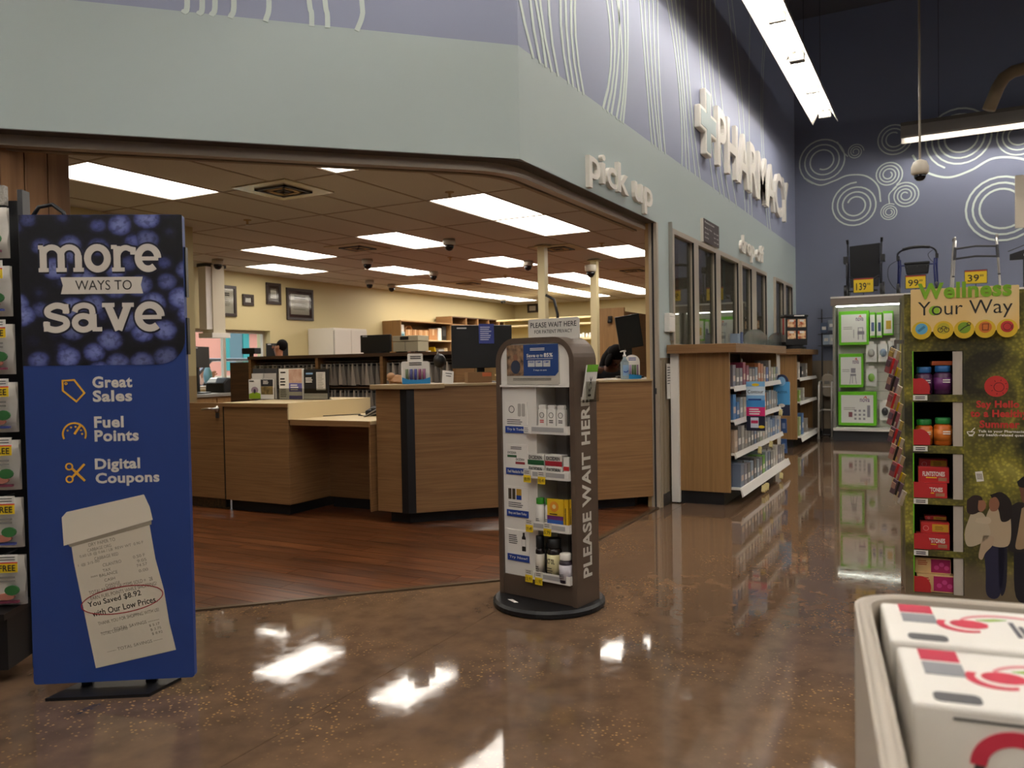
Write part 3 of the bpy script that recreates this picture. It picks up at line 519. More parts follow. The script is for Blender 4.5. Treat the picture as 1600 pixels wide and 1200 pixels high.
for k in range(14):
    x = .15+k*.073+rb.uniform(-.01, .01); h = rb.uniform(.075, .12)
    b = thing('pill_bottle', f'{ORD[k]} white pill bottle from the left on the far cream shelf', 'bottle', (15.88, 7.5-x, 1.76), 0, 'white bottles on the far cream shelf')
    MB().lathe([(.028, 0), (.03, .005), (.03, h*.75), (.02, h*.8)], 10).build('body', m_white, b, smooth=True); MB().lathe([(.023, h*.8), (.023, h)], 10).build('cap', mat('#f2efe8', .4), b, smooth=True)
t = thing('wood_partition', 'tall wood end panel with a small black camera right of the camera post', 'panel', (12.0, 4.64, 0), -90)
B('panel', m_lamv, t, -.25, .22, 0, .05, 0, 2.08); B('side_panel', m_lam, t, .2, .22, .05, 1.6, 0, 2.02); q_ = B('camera_mount', m_black, t, -.03, .03, -.05, 0, 1.86, 1.95); MB().lathe([(.035, 0), (.04, .03), (.02, .07)], 12).build('lens', m_black, q_, loc=(0, -.04, 1.84), smooth=True)
# posts
for x, y, lb, cm in ((9.4, 4.56, 'tall cream post with a black cable behind the kiosk', 0), (11.15, 4.56, 'cream post carrying a dome camera right of the kiosk', 1)):
    t = thing('support_post', lb, 'post', (x, y, 0)); B('shaft', mat('#d8cba0', .5), t, -.05, .05, -.05, .05, .0, ZC-.01); B('top_plate', mat('#cbbd92', .5), t, -.08, .08, -.08, .08, ZC-.03, ZC-.012)
    B('base_plate', mat('#cbbd92', .5), t, -.09, .09, -.09, .09, .0, .012)
    if cm:
        MB().lathe([(.085, 2.68), (.09, 2.66), (.085, 2.6), (.07, 2.58)], 16).build('camera_housing', mat('#cfc9b8', .4), t, loc=(-.09, .02, -.02), smooth=True); MB().lathe([(.066, 2.585), (.06, 2.54), (.03, 2.5), (.01, 2.495)], 16).build('camera_dome', mat('#0b0b0d', .08), t, loc=(-.09, .02, -.02), smooth=True)
    else: MB().path([(-.05, -.06, 2.1), (-.02, -.16, 2.04), (0, -.2, 1.85), (0, -.2, 1.4), (0, -.15, .9)], .018, 8).build('cable', m_black, t, smooth=True)
# hanging white post by the drive up window
t = thing('hanging_conduit', 'white boxed conduit hanging from the ceiling by the drive up window', 'post', (8.33, 9.4, 1.7)); B('shaft', mat('#cfc6b0', .5), t, -.1, .12, -.12, .1, .03, 1.03); B('bottom_box', m_white, t, -.16, .17, -.16, .12, -.02, .05); B('ceiling_bracket', m_dgrey, t, -.18, .18, -.1, .1, 1.0, 1.046); B('door_strip', m_white, t, -.2, -.1, -.1, .05, .1, 1.0)
# framed certificates on the yellow wall (faces -Y)
def cert(x0, x1, z0, z1, label, fr, mt=None, group='framed certificates on the yellow wall', y=9.8):
    t = thing('framed_certificate', label, 'picture frame', ((x0+x1)/2, y, (z0+z1)/2), 0, group); w, h = (x1-x0)/2, (z1-z0)/2
    MB().box(-w, w, -.03, 0, h-.05, h).box(-w, w, -.03, 0, -h, -h+.05).box(-w, -w+.05, -.03, 0, -h+.05, h-.05).box(w-.05, w, -.03, 0, -h+.05, h-.05).build('frame', fr, t, bevel=.004)
    B('backing', mt or m_paper, t, -w+.05, w-.05, -.012, 0, -h+.05, h-.05); k = .1 if mt else .06
    p = B('certificate', m_paper, t, -w+k, w-k, -.014, -.012, -h+k, h-k)
    lines(p, m_ink, -w*.42, w*.45, h*.3, h*.55, 2, -.0155, 'heading', .6); lines(p, m_ink, -w*.5, w*.5, -h*.35, h*.12, 5, -.0155, 'small_print', .25)
    B('glazing', m_clear, t, -w+.05, w-.05, -.02, -.018, -h+.05, h-.05)
m_fr = mat('#2a1d18', .35)
cert(8.66, 9.14, 2.04, 2.52, 'large framed certificate partly behind the hanging white conduit', m_fr); cert(9.27, 9.5, 2.23, 2.41, 'smallest framed certificate, hanging low in the row', m_fr)
cert(9.78, 10.11, 2.28, 2.635, 'tall narrow framed certificate with two documents, hung highest', m_fr, mat('#3a2b26', .6)); cert(10.24, 10.89, 2.04, 2.585, 'large certificate in a maroon-matted frame at the right of the row', m_fr, mat('#4a1f22', .6))
t = thing('framed_photo', 'small framed photo on the far wall left of the cream post', 'picture frame', (18.5, 9.27, 2.64), -90); B('frame', m_fr, t, -.15, .15, -.03, 0, -.11, .11); B('print', mat('#b9b2a8', .6), t, -.09, .09, -.033, -.03, -.06, .06)
# ================================================================== PEOPLE
def skinmesh(name, pts, edges, rad, m, p, sub=2, root_i=0):
    me = bpy.data.meshes.new(name); me.from_pydata(pts, edges, []); o = bpy.data.objects.new(name, me); COL.objects.link(o); o.parent = p; me.materials.append(m)
    s = o.modifiers.new('skin', 'SKIN'); s.use_smooth_shade = True; s.branch_smoothing = .4
    for i, d in enumerate(me.skin_vertices[0].data): r = rad[i]; d.radius = r if isinstance(r, tuple) else (r, r); d.use_root = (i == root_i)
    b = o.modifiers.new('sub', 'SUBSURF'); b.levels = sub; b.render_levels = sub; return o
def person(label, loc, rz, J, shirt, pants, hair, group=None, longhair=False, glasses=False, skin=m_skin):
    """J: joint positions in local space (front is local -Y); one continuous skinned body, clothes as shells over it"""
    t = thing('person', label, 'person', loc, rz, group)
    nm = ['pelvis', 'belly', 'chest', 'neck', 'chin', 'crown', 'shl', 'ell', 'wrl', 'shr', 'elr', 'wrr', 'hpl', 'knl', 'anl', 'tol', 'hpr', 'knr', 'anr', 'tor']
    rad = [(.13, .1), (.12, .09), (.14, .1), .05, (.062, .07), (.075, .085), .055, .042, .028, .055, .042, .028, .08, .058, .042, .035, .08, .058, .042, .035]
    E = [('pelvis', 'belly'), ('belly', 'chest'), ('chest', 'neck'), ('neck', 'chin'), ('chin', 'crown'), ('chest', 'shl'), ('shl', 'ell'), ('ell', 'wrl'), ('chest', 'shr'), ('shr', 'elr'), ('elr', 'wrr'), ('pelvis', 'hpl'), ('hpl', 'knl'), ('knl', 'anl'), ('anl', 'tol'), ('pelvis', 'hpr'), ('hpr', 'knr'), ('knr', 'anr'), ('anr', 'tor')]
    pts = [J[n] for n in nm]; ed = [(nm.index(a_), nm.index(b_)) for a_, b_ in E]; rd = list(rad)
    for w, e in (('wrl', 'ell'), ('wrr', 'elr')):
        d = (Vector(J[w])-Vector(J[e])).normalized(); sd = d.cross(Vector((0, 0, 1))); sd = sd.normalized() if sd.length > .1 else Vector((1, 0, 0)); W = Vector(J[w]); pi_ = len(pts); dn = d.cross(sd)
        pts.append(tuple(W+d*.05)); rd.append((.036, .017)); ed.append((nm.index(w), pi_))
        for q, (o_, l_) in enumerate(((-.03, .06), (-.01, .075), (.01, .07), (.029, .055))):
            a_ = len(pts); pts.append(tuple(W+d*.1+sd*o_)); pts.append(tuple(W+d*(.1+l_*.6)+sd*o_+dn*.006)); pts.append(tuple(W+d*(.1+l_)+sd*o_+dn*.02)); rd += [.009, .0085, .007]; ed += [(pi_, a_), (a_, a_+1), (a_+1, a_+2)]
        a_ = len(pts); pts.append(tuple(W+d*.055-sd*.05)); pts.append(tuple(W+d*.09-sd*.062)); rd += [.011, .009]; ed += [(pi_, a_), (a_, a_+1)]
    skinmesh('body', pts, ed, rd, skin, t)
    sn = ['chest', 'belly', 'pelvis', 'shl', 'ell', 'shr', 'elr']; k = 1.13
    def sub_(n): r = rad[nm.index(n)]; return tuple(q*k+.008 for q in r) if isinstance(r, tuple) else r*k+.008
    base = Vector(J['neck']); ch = Vector(J['chest'])
    sp = [J[n] for n in sn]+[tuple(ch.lerp(base, .55))]; skinmesh('shirt', sp, [(0, 1), (1, 2), (0, 3), (3, 4), (0, 5), (5, 6), (0, 7)], [sub_(n) for n in sn]+[.075], shirt, t)
    pn = ['pelvis', 'hpl', 'knl', 'anl', 'hpr', 'knr', 'anr']; skinmesh('trousers', [J[n] for n in pn], [(0, 1), (1, 2), (2, 3), (0, 4), (4, 5), (5, 6)], [sub_(n) for n in pn], pants, t)
    for s_ in 'lr': MB().ball(tuple(Vector(J['an'+s_]).lerp(Vector(J['to'+s_]), .6)+Vector((0, 0, -.01))), (.05, .13, .05)).build('shoe', m_black, t, smooth=True)
    c0, c1 = Vector(J['chin']), Vector(J['crown']); u = (c1-c0).normalized(); f = Vector((0, -1, 0)); f = (f-u*f.dot(u)).normalized(); s = f.cross(u); H = c0.lerp(c1, .62)
    def at(a_, b_, c_): return tuple(H+s*a_+f*b_+u*c_)
    rotm = Matrix((s, -f, u)).transposed().to_4x4()
    def hb(c_, r_, n=16, m_=12): return MB().ball((0, 0, 0), r_, n, m_).xf(rotm).xf(Matrix.Translation(Vector(at(*c_))))
    hm = hb((0, -.042, .036), (.088, .084, .088)); hm.build('hair', hair, t, smooth=True)
    if longhair: MB().path([at(0, -.03, .06), at(.0, -.075, -.02), at(.005, -.085, -.14), at(.01, -.07, -.26), at(.01, -.05, -.32)], [.06, .082, .085, .07, .03], 14).build('hair', hair, t, smooth=True); hb((.07, -.0, -.03), (.025, .05, .1)).build('hair', hair, t, smooth=True); hb((-.07, -.0, -.03), (.025, .05, .1)).build('hair', hair, t, smooth=True)
    hb((0, .088, -.015), (.012, .018, .022), 8, 6).build('nose', skin, t, smooth=True); hb((0, .074, -.052), (.022, .008, .006), 8, 6).build('mouth', mat('#8a4f44', .5), t, smooth=True)
    for q in (-1, 1):
        hb((q*.03, .073, .008), (.012, .008, .008), 8, 6).build('eye', mat('#1a1412', .3), t, smooth=True); hb((q*.08, -.005, -.005), (.01, .02, .03), 8, 6).build('ear', skin, t, smooth=True)
    if glasses:
        g = MB()
        for q in (-1, 1): g.path([at(q*.034+.022*math.cos(2*PI*i/12), .092, .008+.018*math.sin(2*PI*i/12)) for i in range(12)], .003, 6, True)
        g.path([at(-.012, .094, .01), at(.012, .094, .01)], .003, 6); g.path([at(.056, .09, .01), at(.08, .0, .012)], .003, 6); g.path([at(-.056, .09, .01), at(-.08, 0, .012)], .003, 6); g.build('glasses', m_black, t)
    return t
def stand(h, bend=0, arm=None):
    k = h/1.7; b = bend
    J = dict(pelvis=(0, 0, .93), belly=(0, -.02*b, 1.08), chest=(0, -.1*b, 1.28-.02*b), neck=(0, -.17*b, 1.43-.05*b), chin=(0, -.2*b-.015, 1.5-.07*b), crown=(0, -.3*b+.005, 1.62-.13*b), shl=(.17, -.1*b, 1.36-.03*b), shr=(-.17, -.1*b, 1.36-.03*b), ell=(.24, -.08, 1.1), elr=(-.24, -.08, 1.1), wrl=(.2, -.28, 1.0), wrr=(-.2, -.28, 1.0),
        hpl=(.09, 0, .88), knl=(.1, -.02, .48), anl=(.1, .02, .09), tol=(.11, -.12, .04), hpr=(-.09, 0, .88), knr=(-.1, -.02, .48), anr=(-.1, .02, .09), tor=(-.11, -.12, .04))
    if arm: J.update(arm)
    return {n: tuple(c*k for c in p) for n, p in J.items()}
def sit(seat, bend=0, dz=0):
    J = dict(pelvis=(0, 0, seat+.1), belly=(0, -.03*b_ if (b_ := bend) else 0, seat+.25), chest=(0, -.1*bend, seat+.44-.02*bend), neck=(0, -.18*bend, seat+.59-.06*bend), chin=(0, -.24*bend-.015, seat+.645-.09*bend), crown=(0, -.36*bend+.005, seat+.77-.17*bend), shl=(.17, -.1*bend, seat+.52-.04*bend), shr=(-.17, -.1*bend, seat+.52-.04*bend), ell=(.25, -.16, seat+.28), elr=(-.25, -.16, seat+.28), wrl=(.18, -.36, seat+.28), wrr=(-.18, -.36, seat+.28),
        hpl=(.09, -.02, seat+.07), knl=(.12, -.42, seat+.07), anl=(.12, -.4, seat-.36), tol=(.12, -.53, seat-.41), hpr=(-.09, -.02, seat+.07), knr=(-.12, -.42, seat+.07), anr=(-.12, -.4, seat-.36), tor=(-.12, -.53, seat-.41))
    return J
def stool(label, x, y, h):
    t = thing('stool', label, 'stool', (x, y, 0)); MB().lathe([(.17, h-.06), (.19, h-.05), (.19, h-.01), (.17, h)], 20).build('seat', m_black, t, smooth=True); MB().cyl((0, 0, .06), (0, 0, h-.05), .025, 10).build('column', m_steel, t)
    for k in range(5): MB().path([(0, 0, .07), (.24*math.cos(k*1.2566), .24*math.sin(k*1.2566), .035)], .018, 6).build('base_leg', m_black, t)
person('person in a dark top with short black hair and glasses at the drive up window', (8.98, 8.75, 0), -150, stand(1.66), mat('#31405c', .7), m_blackm, m_hair, glasses=True)
person('person with dark hair sitting behind the bag rack, head just showing', (7.95, 5.58, 0), -120, sit(.66, .1), mat('#4b5f72', .7), m_blackm, m_hair); stool('black swivel stool behind the bag rack', 7.95, 5.58, .645)
person('person with long black hair and dark jacket bowed over the counter', (7.85, 3.1, 0), -45, sit(.66, .85), mat('#14161f', .7), m_blackm, m_hair, longhair=True, skin=mat('#5a3826', .55)); stool('black swivel stool behind the pick up counter', 7.85, 3.1, .645)
# ================================================================== COUNTER TOP ITEMS
def monitor(label, loc, rz, w, h, zc, tilt=0, group=None, roll=0):
    """flat monitor; local -Y is its plain back"""
    t = thing('monitor', label, 'monitor', loc, rz, group); c = (0, 0, zc)
    pn = MB().obox(c, (w, .035, h), (R(tilt), R(roll), 0)).build('panel', m_black, t, bevel=.006); MB().obox((0, .05, zc-h*.1), (w*.5, .04, h*.5), (R(tilt), R(roll), 0)).build('rear_bulge', m_blackm, t, bevel=.01)
    MB().box(-.03, .03, .04, .07, .02, zc).build('neck', m_black, t); MB().prism(rrect(-.12, .12, -.09, .11, .03), 0, .018, 'xy').build('foot', m_black, t)
    MB().obox((-w*.34, -.0185, zc+h*.43), (w*.16, .002, .012), (R(tilt), 0, 0)).build('badge', mat('#cfcfd2', .3), t)
    return t
m1 = monitor('large black monitor with a blue notice clipped on it, seen from behind', DP(.72, .5, 1.062), -45, .52, .36, .31)
p_ = B('notice', mat('#3b4a9c', .5), m1, -.03, .1, -.026, -.02, .335, .5); lines(p_, mat('#c6ccea', .5), -.02, .09, .36, .48, 7, -.0275)
monitor('black monitor turned sideways near the right jamb of the counter', (6.97, 2.52, 1.076), -62, .22, .3, .42, 6, roll=-9)
t = thing('keyboard_tower', 'black computer tower under the large monitor', 'computer', DP(.9, .2, 1.076), -45); B('case', m_black, t, -.1, .1, -.05, .12, 0, .13, .006); B('front_slot', m_dgrey, t, -.07, .07, -.052, -.05, .07, .08)
t = thing('orange_label_box', 'small brown box with an orange label below the large monitor', 'box', DP(.62, .2, 1.076), -45); B('body', mat('#8a6844', .7), t, -.1, .1, 0, .1, 0, .085); B('label_panel', mat('#c8683a', .5), t, .02, .095, -.002, 0, .05, .08)
t = thing('card_display', 'white countertop card with coloured tubes and a blue swoosh on the left counter corner', 'display', DP(.095, .17, 1.081), -45)
MB().prism(rrect(-.11, .11, 0, .175, .02), .0, .012, 'xz').build('back_card', m_paper, t); MB().prism(rrect(-.06, .06, .17, .235, .01), .004, .012, 'xz').build('header_card', m_paper, t)
MB().prism([(-.11, .0), (.11, 0), (.11, .05), (.06, .034), (0, .03), (-.06, .034), (-.11, .05)], -.03, -.026, 'xz').build('front_card', mat('#1f86c4', .5), t); lines(t, m_ink, -.05, .05, .14, .17, 2, -.001); lines(t, m_ink, -.04, .045, .19, .22, 2, .0028)
for k, c in enumerate(('#5c6b4a', '#3f3f78', '#3a3d86', '#6f2f52', '#8a4d74')): MB().cyl((-.07+k*.034, -.012, .003), (-.07+k*.034, -.012, .115), .011, 8).build('tube', mat(c, .4), t, smooth=True)
t = thing('card_display', 'white countertop card with coloured tubes beside the sanitizer bottle', 'display', DP(1.96, .2, 1.076), -45)
MB().prism([(-.07, 0), (.07, 0), (.07, .15)]+arc(0, .15, .07, 0, 180, 10, .055)+[(-.07, .15)], .0, .01, 'xz').build('back_card', m_paper, t); MB().prism([(-.07, .0), (.07, 0), (.07, .03), (-.07, .045)], -.03, -.026, 'xz').build('front_card', mat('#1f86c4', .5), t); lines(t, m_blue, -.035, .035, .155, .185, 2, -.001)
for k, c in enumerate(('#8f6f8f', '#9a7fa0', '#5f7a4a', '#5f7a4a', '#9a7a8f')): MB().cyl((-.045+k*.022, -.012, .003), (-.045+k*.022, -.012, .12), .008, 8).build('tube', mat(c, .4), t, smooth=True)
t = thing('notice_card', 'small slanted white notice on the counter left of the monitor', 'card', DP(.34, .12, 1.076), -45)
MB().obox((0, 0, .05), (.09, .004, .105), (R(-18), R(8), 0)).build('card', m_paper, t); mb = MB()
for q in range(4): mb.obox((.005, -.004+.012*(q-1.5)*.5+.004, .08-q*.02), (.05-.01*(q % 2), .002, .005), (R(-18), R(8), 0))
mb.build('small_print', m_ink, t)['kind'] = 'stuff'
t = thing('sanitizer_bottle', 'clear pump bottle of hand sanitizer on the right of the counter', 'bottle', DP(1.865, .15, 1.076), -45)
MB().prism(rrect(-.032, .032, -.022, .022, .012), 0, .15, 'xy').build('bottle', mat('#a9bcc4', .1, alpha=.7), t, bevel=.006); MB().lathe([(.03, .15), (.013, .175), (.013, .19)], 12).build('shoulder', mat('#a9bcc4', .1, alpha=.7), t, smooth=True)
MB().lathe([(.014, .188), (.014, .205), (.006, .207), (.006, .235)], 12).build('pump', m_white, t, smooth=True); MB().path([(.012, 0, .236), (-.015, -.01, .238), (-.045, -.02, .232)], .006, 8).build('nozzle', m_white, t, smooth=True); lb_ = B('label_panel', mat('#7fa0c4', .4), t, -.026, .026, -.0232, -.0225, .03, .12); MB().ribbon(arc(0, .07, .018, 190, 380, 8, .01), .008, -.0245, -.0232).build('logo', m_blue, lb_)
t = thing('paper_slip', 'white slip of paper on the counter near the bowed person', 'paper', DP(1.72, .12, 1.076), -45); MB().obox((0, 0, .006), (.08, .1, .01)).build('pad', m_paper, t); B('clip', m_grey, t, -.02, .02, .03, .045, .011, .014)
t = thing('tan_packet', 'crumpled tan paper packet on the counter left of the card display', 'packet', DP(-.02, .3, 1.081), -45)
r_ = random.Random(2); mb = MB().ball((0, 0, .03), (.09, .045, .035), 12, 8); mb.v = [(x+r_.uniform(-.01, .01), y+r_.uniform(-.01, .01), max(0, z+r_.uniform(-.008, .008))) for x, y, z in mb.v]; mb.build('wrapper', mat('#b58a63', .6), t); MB().ball((-.06, -.01, .06), (.035, .025, .03)).build('twisted_end', mat('#b58a63', .6), t, smooth=True)
t = thing('desk_lamp_cable', 'black cord hanging beside the rack behind the counter', 'cable', DP(.38, .62, 1.06)); MB().path([(0, 0, 0), (.02, -.02, .1), (-.02, .02, .2), (.02, .03, .27), (.05, .0, .2), (.03, 0, .05)], .008, 8).build('cord', mat('#7f7a70', .5), t, smooth=True); MB().ball((0, 0, .2), (.06, .05, .06)).build('coil', m_black, t, smooth=True)
# phone and cords on the writing shelf
t = thing('card_terminal', 'black card terminal with tangled cords on the writing shelf', 'terminal', (5.5, 4.26, .801), -90)
MB().obox((0, .03, .035), (.2, .14, .05), (R(12), 0, R(12))).build('body', m_black, t, bevel=.012); MB().obox((.02, -.005, .066), (.12, .05, .02), (R(20), 0, R(12))).build('keypad', m_dgrey, t, bevel=.004)
for k in range(4): MB().path(bez([(-.15+k*.03, -.06, .006), (.0, -.1-.02*k, .008), (.1, -.07+.01*k, .02+.02*k), (.14, .02, .01), (.02+.04*k, .14, .008)], 8), .005, 6).build('cord', (m_black, mat('#8f8a80', .5))[k % 2], t, smooth=True)
tag(MB().path([(5.58, 4.5, .806), (5.42, 4.62, .806), (5.3, 4.68, .806)], .004, 6).build('pen', m_black), 'thin black pen lying across the writing shelf', 'pen')
# brochures standing on the low cabinet
def holder(label, y, w, h, x=5.5):
    t = thing('brochure_holder', label, 'brochure holder', (x, y, .936), -90, 'brochure stands on the low cabinet')
    B('back_plate', m_clear, t, -w/2, w/2, .03, .034, 0, h); B('base', m_clear, t, -w/2, w/2, -.05, .05, 0, .004); B('front_lip', m_clear, t, -w/2, w/2, -.012, -.009, 0, h*.35); return t
t = holder('clear rack of stacked leaflets, green and olive covers in front, leftmost', 5.57, .31, .31)
for k in range(3): B('leaflet', mat('#cfc9c0', .6) if k else m_dgrey, t, -.15, -.005, .02-.012*k, .028-.012*k, .005, .285-.045*k); B('leaflet', mat('#b9b3aa', .6) if k else m_dgrey, t, .005, .15, .02-.012*k, .028-.012*k, .005, .285-.045*k)
f = B('leaflet', m_paper, t, -.153, -.003, -.03, -.02, .004, .185); MB().prism([(-.15, .006), (-.006, .006), (-.006, .055), (-.08, .07), (-.15, .05)], -.0315, -.03, 'xz').build('green_print', mat('#8fae1e', .6), f); MB().prism(arc(-.078, .085, .045, 0, 360, 16, .032)[:-1], -.0313, -.03, 'xz').build('photo_print', mat('#a08a98', .6), f); MB().prism(arc(-.078, .075, .014, 0, 360, 10, .022)[:-1], -.032, -.0313, 'xz').build('figure_print', mat('#3a2a44', .6), f); lines(f, m_ink, -.145, -.06, .16, .178, 1, -.032)
f = B('leaflet', m_paper, t, .003, .153, -.03, -.02, .004, .185); B('header_print', mat('#26262c', .6), f, .004, .152, -.0315, -.03, .12, .183); B('photo_print', grain('leaflet_photo', '#4c3d1e', '#a08a58', ns=30), f, .004, .152, -.0315, -.03, .045, .118); lines(f, m_paper, .03, .11, .14, .175, 3, -.0325)
t = holder('white leaflet with a purple panel in a clear stand, middle one', 5.225, .29, .29)
f = B('leaflet', m_paper, t, -.14, .14, -.006, .02, .004, .28); lines(f, m_ink, -.125, -.05, .12, .2, 3, -.0075, 'heading', .5); lines(f, m_grey, -.125, -.05, .02, .1, 5, -.0075); B('photo_print', grain('hands_photo', '#b98a72', '#d9b9a4', ns=14), f, -.02, .135, -.0072, -.006, .15, .275); B('purple_print', mat('#6a64a8', .6), f, -.02, .135, -.0072, -.006, .005, .148); B('white_print', m_paper, f, -.02, .135, -.0085, -.0072, .035, .07); lines(f, m_paper, 0, .11, .08, .14, 3, -.0085); B('logo_print', m_ink, f, -.12, -.06, -.0075, -.006, .24, .252)
t = holder('black and white leaflet in a clear stand, rightmost', 4.93, .28, .28)
f = B('leaflet', mat('#16161a', .5), t, -.135, .135, -.006, .02, .004, .27); B('white_print', m_paper, f, -.135, .135, -.0072, -.006, .005, .055); B('white_panel', mat('#cfcac2', .6), f, .01, .115, -.0072, -.006, .085, .245); lines(f, m_grey, .025, .1, .1, .235, 9, -.0085, 'small_print', .3); lines(f, m_paper, -.115, -.02, .15, .2, 3, -.0072, 'heading', .6); B('logo_print', mat('#8fb4dc', .5), f, -.11, -.03, -.0072, -.006, .225, .24)
# on the bag rack: monitor and two-door printer
monitor('wide black monitor on the bag rack, seen from behind', (7.15, 5.53, 1.365), -88, .4, .19, .11, 0)
t = thing('label_printer', 'beige two-door printer on the bag rack beside the black monitor', 'printer', (7.18, 5.16, 1.365), -90); B('body', mat('#b4ab90', .5), t, -.16, .17, 0, .2, .015, .12); B('lid', mat('#beb59a', .5), t, -.165, .175, -.005, .2, .125, .185, .004); B('seam', m_dgrey, t, .0, .003, -.002, 0, .02, .12); B('display', m_black, t, -.06, .05, -.008, -.005, .14, .175)
for s_ in (-.12, .13): B('foot', m_black, t, s_-.02, s_+.02, .02, .18, 0, .015)
t = thing('card_scanner', 'black document scanner on a stand at the left end of the rack', 'scanner', (7.9, 8.2, 0), -90); B('head', m_blackm, t, -.12, .12, -.06, .06, 1.42, 1.5, .01); B('stem', m_black, t, -.02, .02, -.02, .02, .03, 1.42); MB().lathe([(.16, 0), (.16, .015), (.03, .03)], 18).build('foot', m_black, t)
# by the drive up window
monitor('dark monitor on the window desk at the left of the drive up window', (8.05, 9.35, .88), 20, .42, .3, .52); monitor('monitor beside the person at the drive up window', (9.58, 9.38, .88), -50, .34, .24, .62)
t = thing('desk_printer', 'black printer on the window desk', 'printer', (8.62, 9.4, .88), 6); MB().prism([(-.3, 0), (.3, 0), (.3, .1), (.22, .2), (-.2, .22), (-.3, .14)], -.15, .2, 'xz').build('body', m_black, t, bevel=.02); B('paper_tray', m_dgrey, t, -.18, .18, -.2, -.15, .03, .05)
t = thing('yellow_bottle', 'yellow bottle on the window desk', 'bottle', (9.2, 9.12, .88)); MB().prism(rrect(-.07, .07, -.05, .05, .03), 0, .17, 'xy').build('body', m_yel, t, bevel=.015); MB().lathe([(.025, .17), (.025, .2)], 12).build('cap', m_white, t)
win = root('window_4', (9.03, 9.95, 0)); z0, z1 = .93, 1.84
for x0, x1 in ((-.83, -.78), (-.05, .0), (.78, .83)): B('window_frame', m_alum, win, x0, x1, -.03, .03, z0, z1)
B('window_head', m_alum, win, -.78, .78, -.03, .03, z1-.05, z1); B('window_sill', m_alum, win, -.78, .78, -.06, .06, z0, z0+.04)
for x0, x1 in ((-.78, -.05), (0, .78)): B('window_pane', m_clear, win, x0, x1, -.003, .003, z0+.04, z1-.05)
# ================================================================== OUTSIDE THE DRIVE UP WINDOW
struct(B('ground_outside', mat('#8b8782', .9), None, -30, 70, 10.3, 70, -.15, -.05))
t = thing('building', 'pink building with teal shutters and a blue sign across the road', 'building', (33, 37, -.05), 0)
m_pink = mat('#d9927c', .8); B('wall', m_pink, t, -9, 14, 0, 8, 0, 4.6); B('roof', mat('#a33c40', .7), t, -9.3, 14.3, -.4, 8.3, 4.6, 4.95); B('base_band', mat('#c7b49a', .8), t, -9, 14, -.05, 0, 0, .9)
for x in (-7.6, -3.6, .4, 4.4, 8.4):
    w_ = B('window', mat('#4f6b70', .2), t, x+.5, x+1.5, -.06, 0, 1.3, 3.7); B('shutter', mat('#2f8f8a', .6), w_, x, x+.48, -.1, 0, 1.2, 3.8); B('shutter', mat('#2f8f8a', .6), w_, x+1.52, x+2.0, -.1, 0, 1.2, 3.8)
B('sign_board', mat('#3f77c0', .5), t, 2.2, 6.4, -.5, -.2, 3.5, 6.0); B('sign_post', m_grey, t, 4.2, 4.4, -.3, -.2, 0, 3.5)
t = thing('car', 'dark blue car stopped at the drive up window', 'car', (10.4, 11.3, -.05), 0)
prof = [(-2.1, .35), (-2.15, .75), (-1.95, .95), (-1.0, 1.0), (-.45, 1.42), (.75, 1.46), (1.5, 1.02), (2.2, .9), (2.3, .6), (2.25, .35)]
MB().prism([(x, z) for x, z in prof if z < 1.2]+[], 0, 1.6, 'xz').build('body', mat('#23304f', .25, .3, coat=.6), t, bevel=.06, seg=3)
MB().prism([(-.95, 1.02), (-.42, 1.42), (-.36, 1.42), (-.85, 1.02)], .06, .12, 'xz').build('pillar', mat('#23304f', .3), t); MB().prism([(.8, 1.02), (.72, 1.45), (.8, 1.45), (.9, 1.02)], .06, .12, 'xz').build('pillar', mat('#23304f', .3), t); MB().box(-.45, .8, .06, 1.54, 1.42, 1.47).build('roof', mat('#23304f', .25, coat=.6), t, bevel=.03)
B('side_glass', m_clear, t, .2, .75, .09, .094, 1.0, 1.42); MB().ball((-.62, -.1, 1.16), (.05, .1, .16), 14, 10).build('mirror', mat('#3f6a70', .3), t, smooth=True); MB().cyl((-.62, 0, 1.0), (-.62, -.08, 1.1), .025, 8).build('mirror_arm', m_black, t)
for x in (-1.35, 1.45):
    for y in (.12, 1.48): MB().cyl((x, y-.1, .32), (x, y+.1, .32), .32, 24).build('wheel', m_black, t, smooth=False)
Jd = sit(.5, .1); Jd.update(ell=(.3, -.15, .88), wrl=(.52, -.28, 1.1), shl=(.18, -.03, 1.0))
person('driver in a purple shirt reaching an arm out of the dark blue car', (10.2, 11.75, 0), -90, Jd, mat('#6f6a9a', .7), m_blackm, m_hair, skin=mat('#c08a6c', .55))
# ================================================================== WAIT-HERE KIOSK
m_bronze = mat('#5f4f42', .45, .2); K = thing('privacy_kiosk', 'brown free-standing kiosk with rounded top reading please wait here', 'kiosk', (3.579, 1.797, 0), -99.8)
MB().lathe([(.275, 0), (.285, .008), (.285, .026), (.272, .038)], 48, (0, .1, 0)).build('base_disc', m_black, K, smooth=False)
MB().prism([(-.03, -.005), (.03, -.03), (.05, -.02), (-.01, .008)], .0385, .0395, 'xy').build('base_label', m_paper, K, loc=(-.1, -.07, 0))
outl = [(-.2265, .038)]+arc(-.12, 1.23, .1065, 180, 90, 10)+arc(.12, 1.23, .1065, 90, 0, 10)+[(.2265, .038)]
MB().ribbon(outl, .027, 0, .2).build('shell', m_bronze, K)
B('lower_panel', m_bronze, K, -.213, .213, .006, .19, .04, .142); B('back_panel', mat('#b9b6b4', .5), K, -.213, .213, .18, .19, .142, 1.24)
MB().prism([(.213, 1.112), (.213, 1.23)]+arc(.12, 1.23, .093, 0, 90, 8)+arc(-.12, 1.23, .093, 90, 180, 8)+[(-.213, 1.23), (-.213, 1.112)], .008, .18, 'xz').build('header_panel', m_white, K)
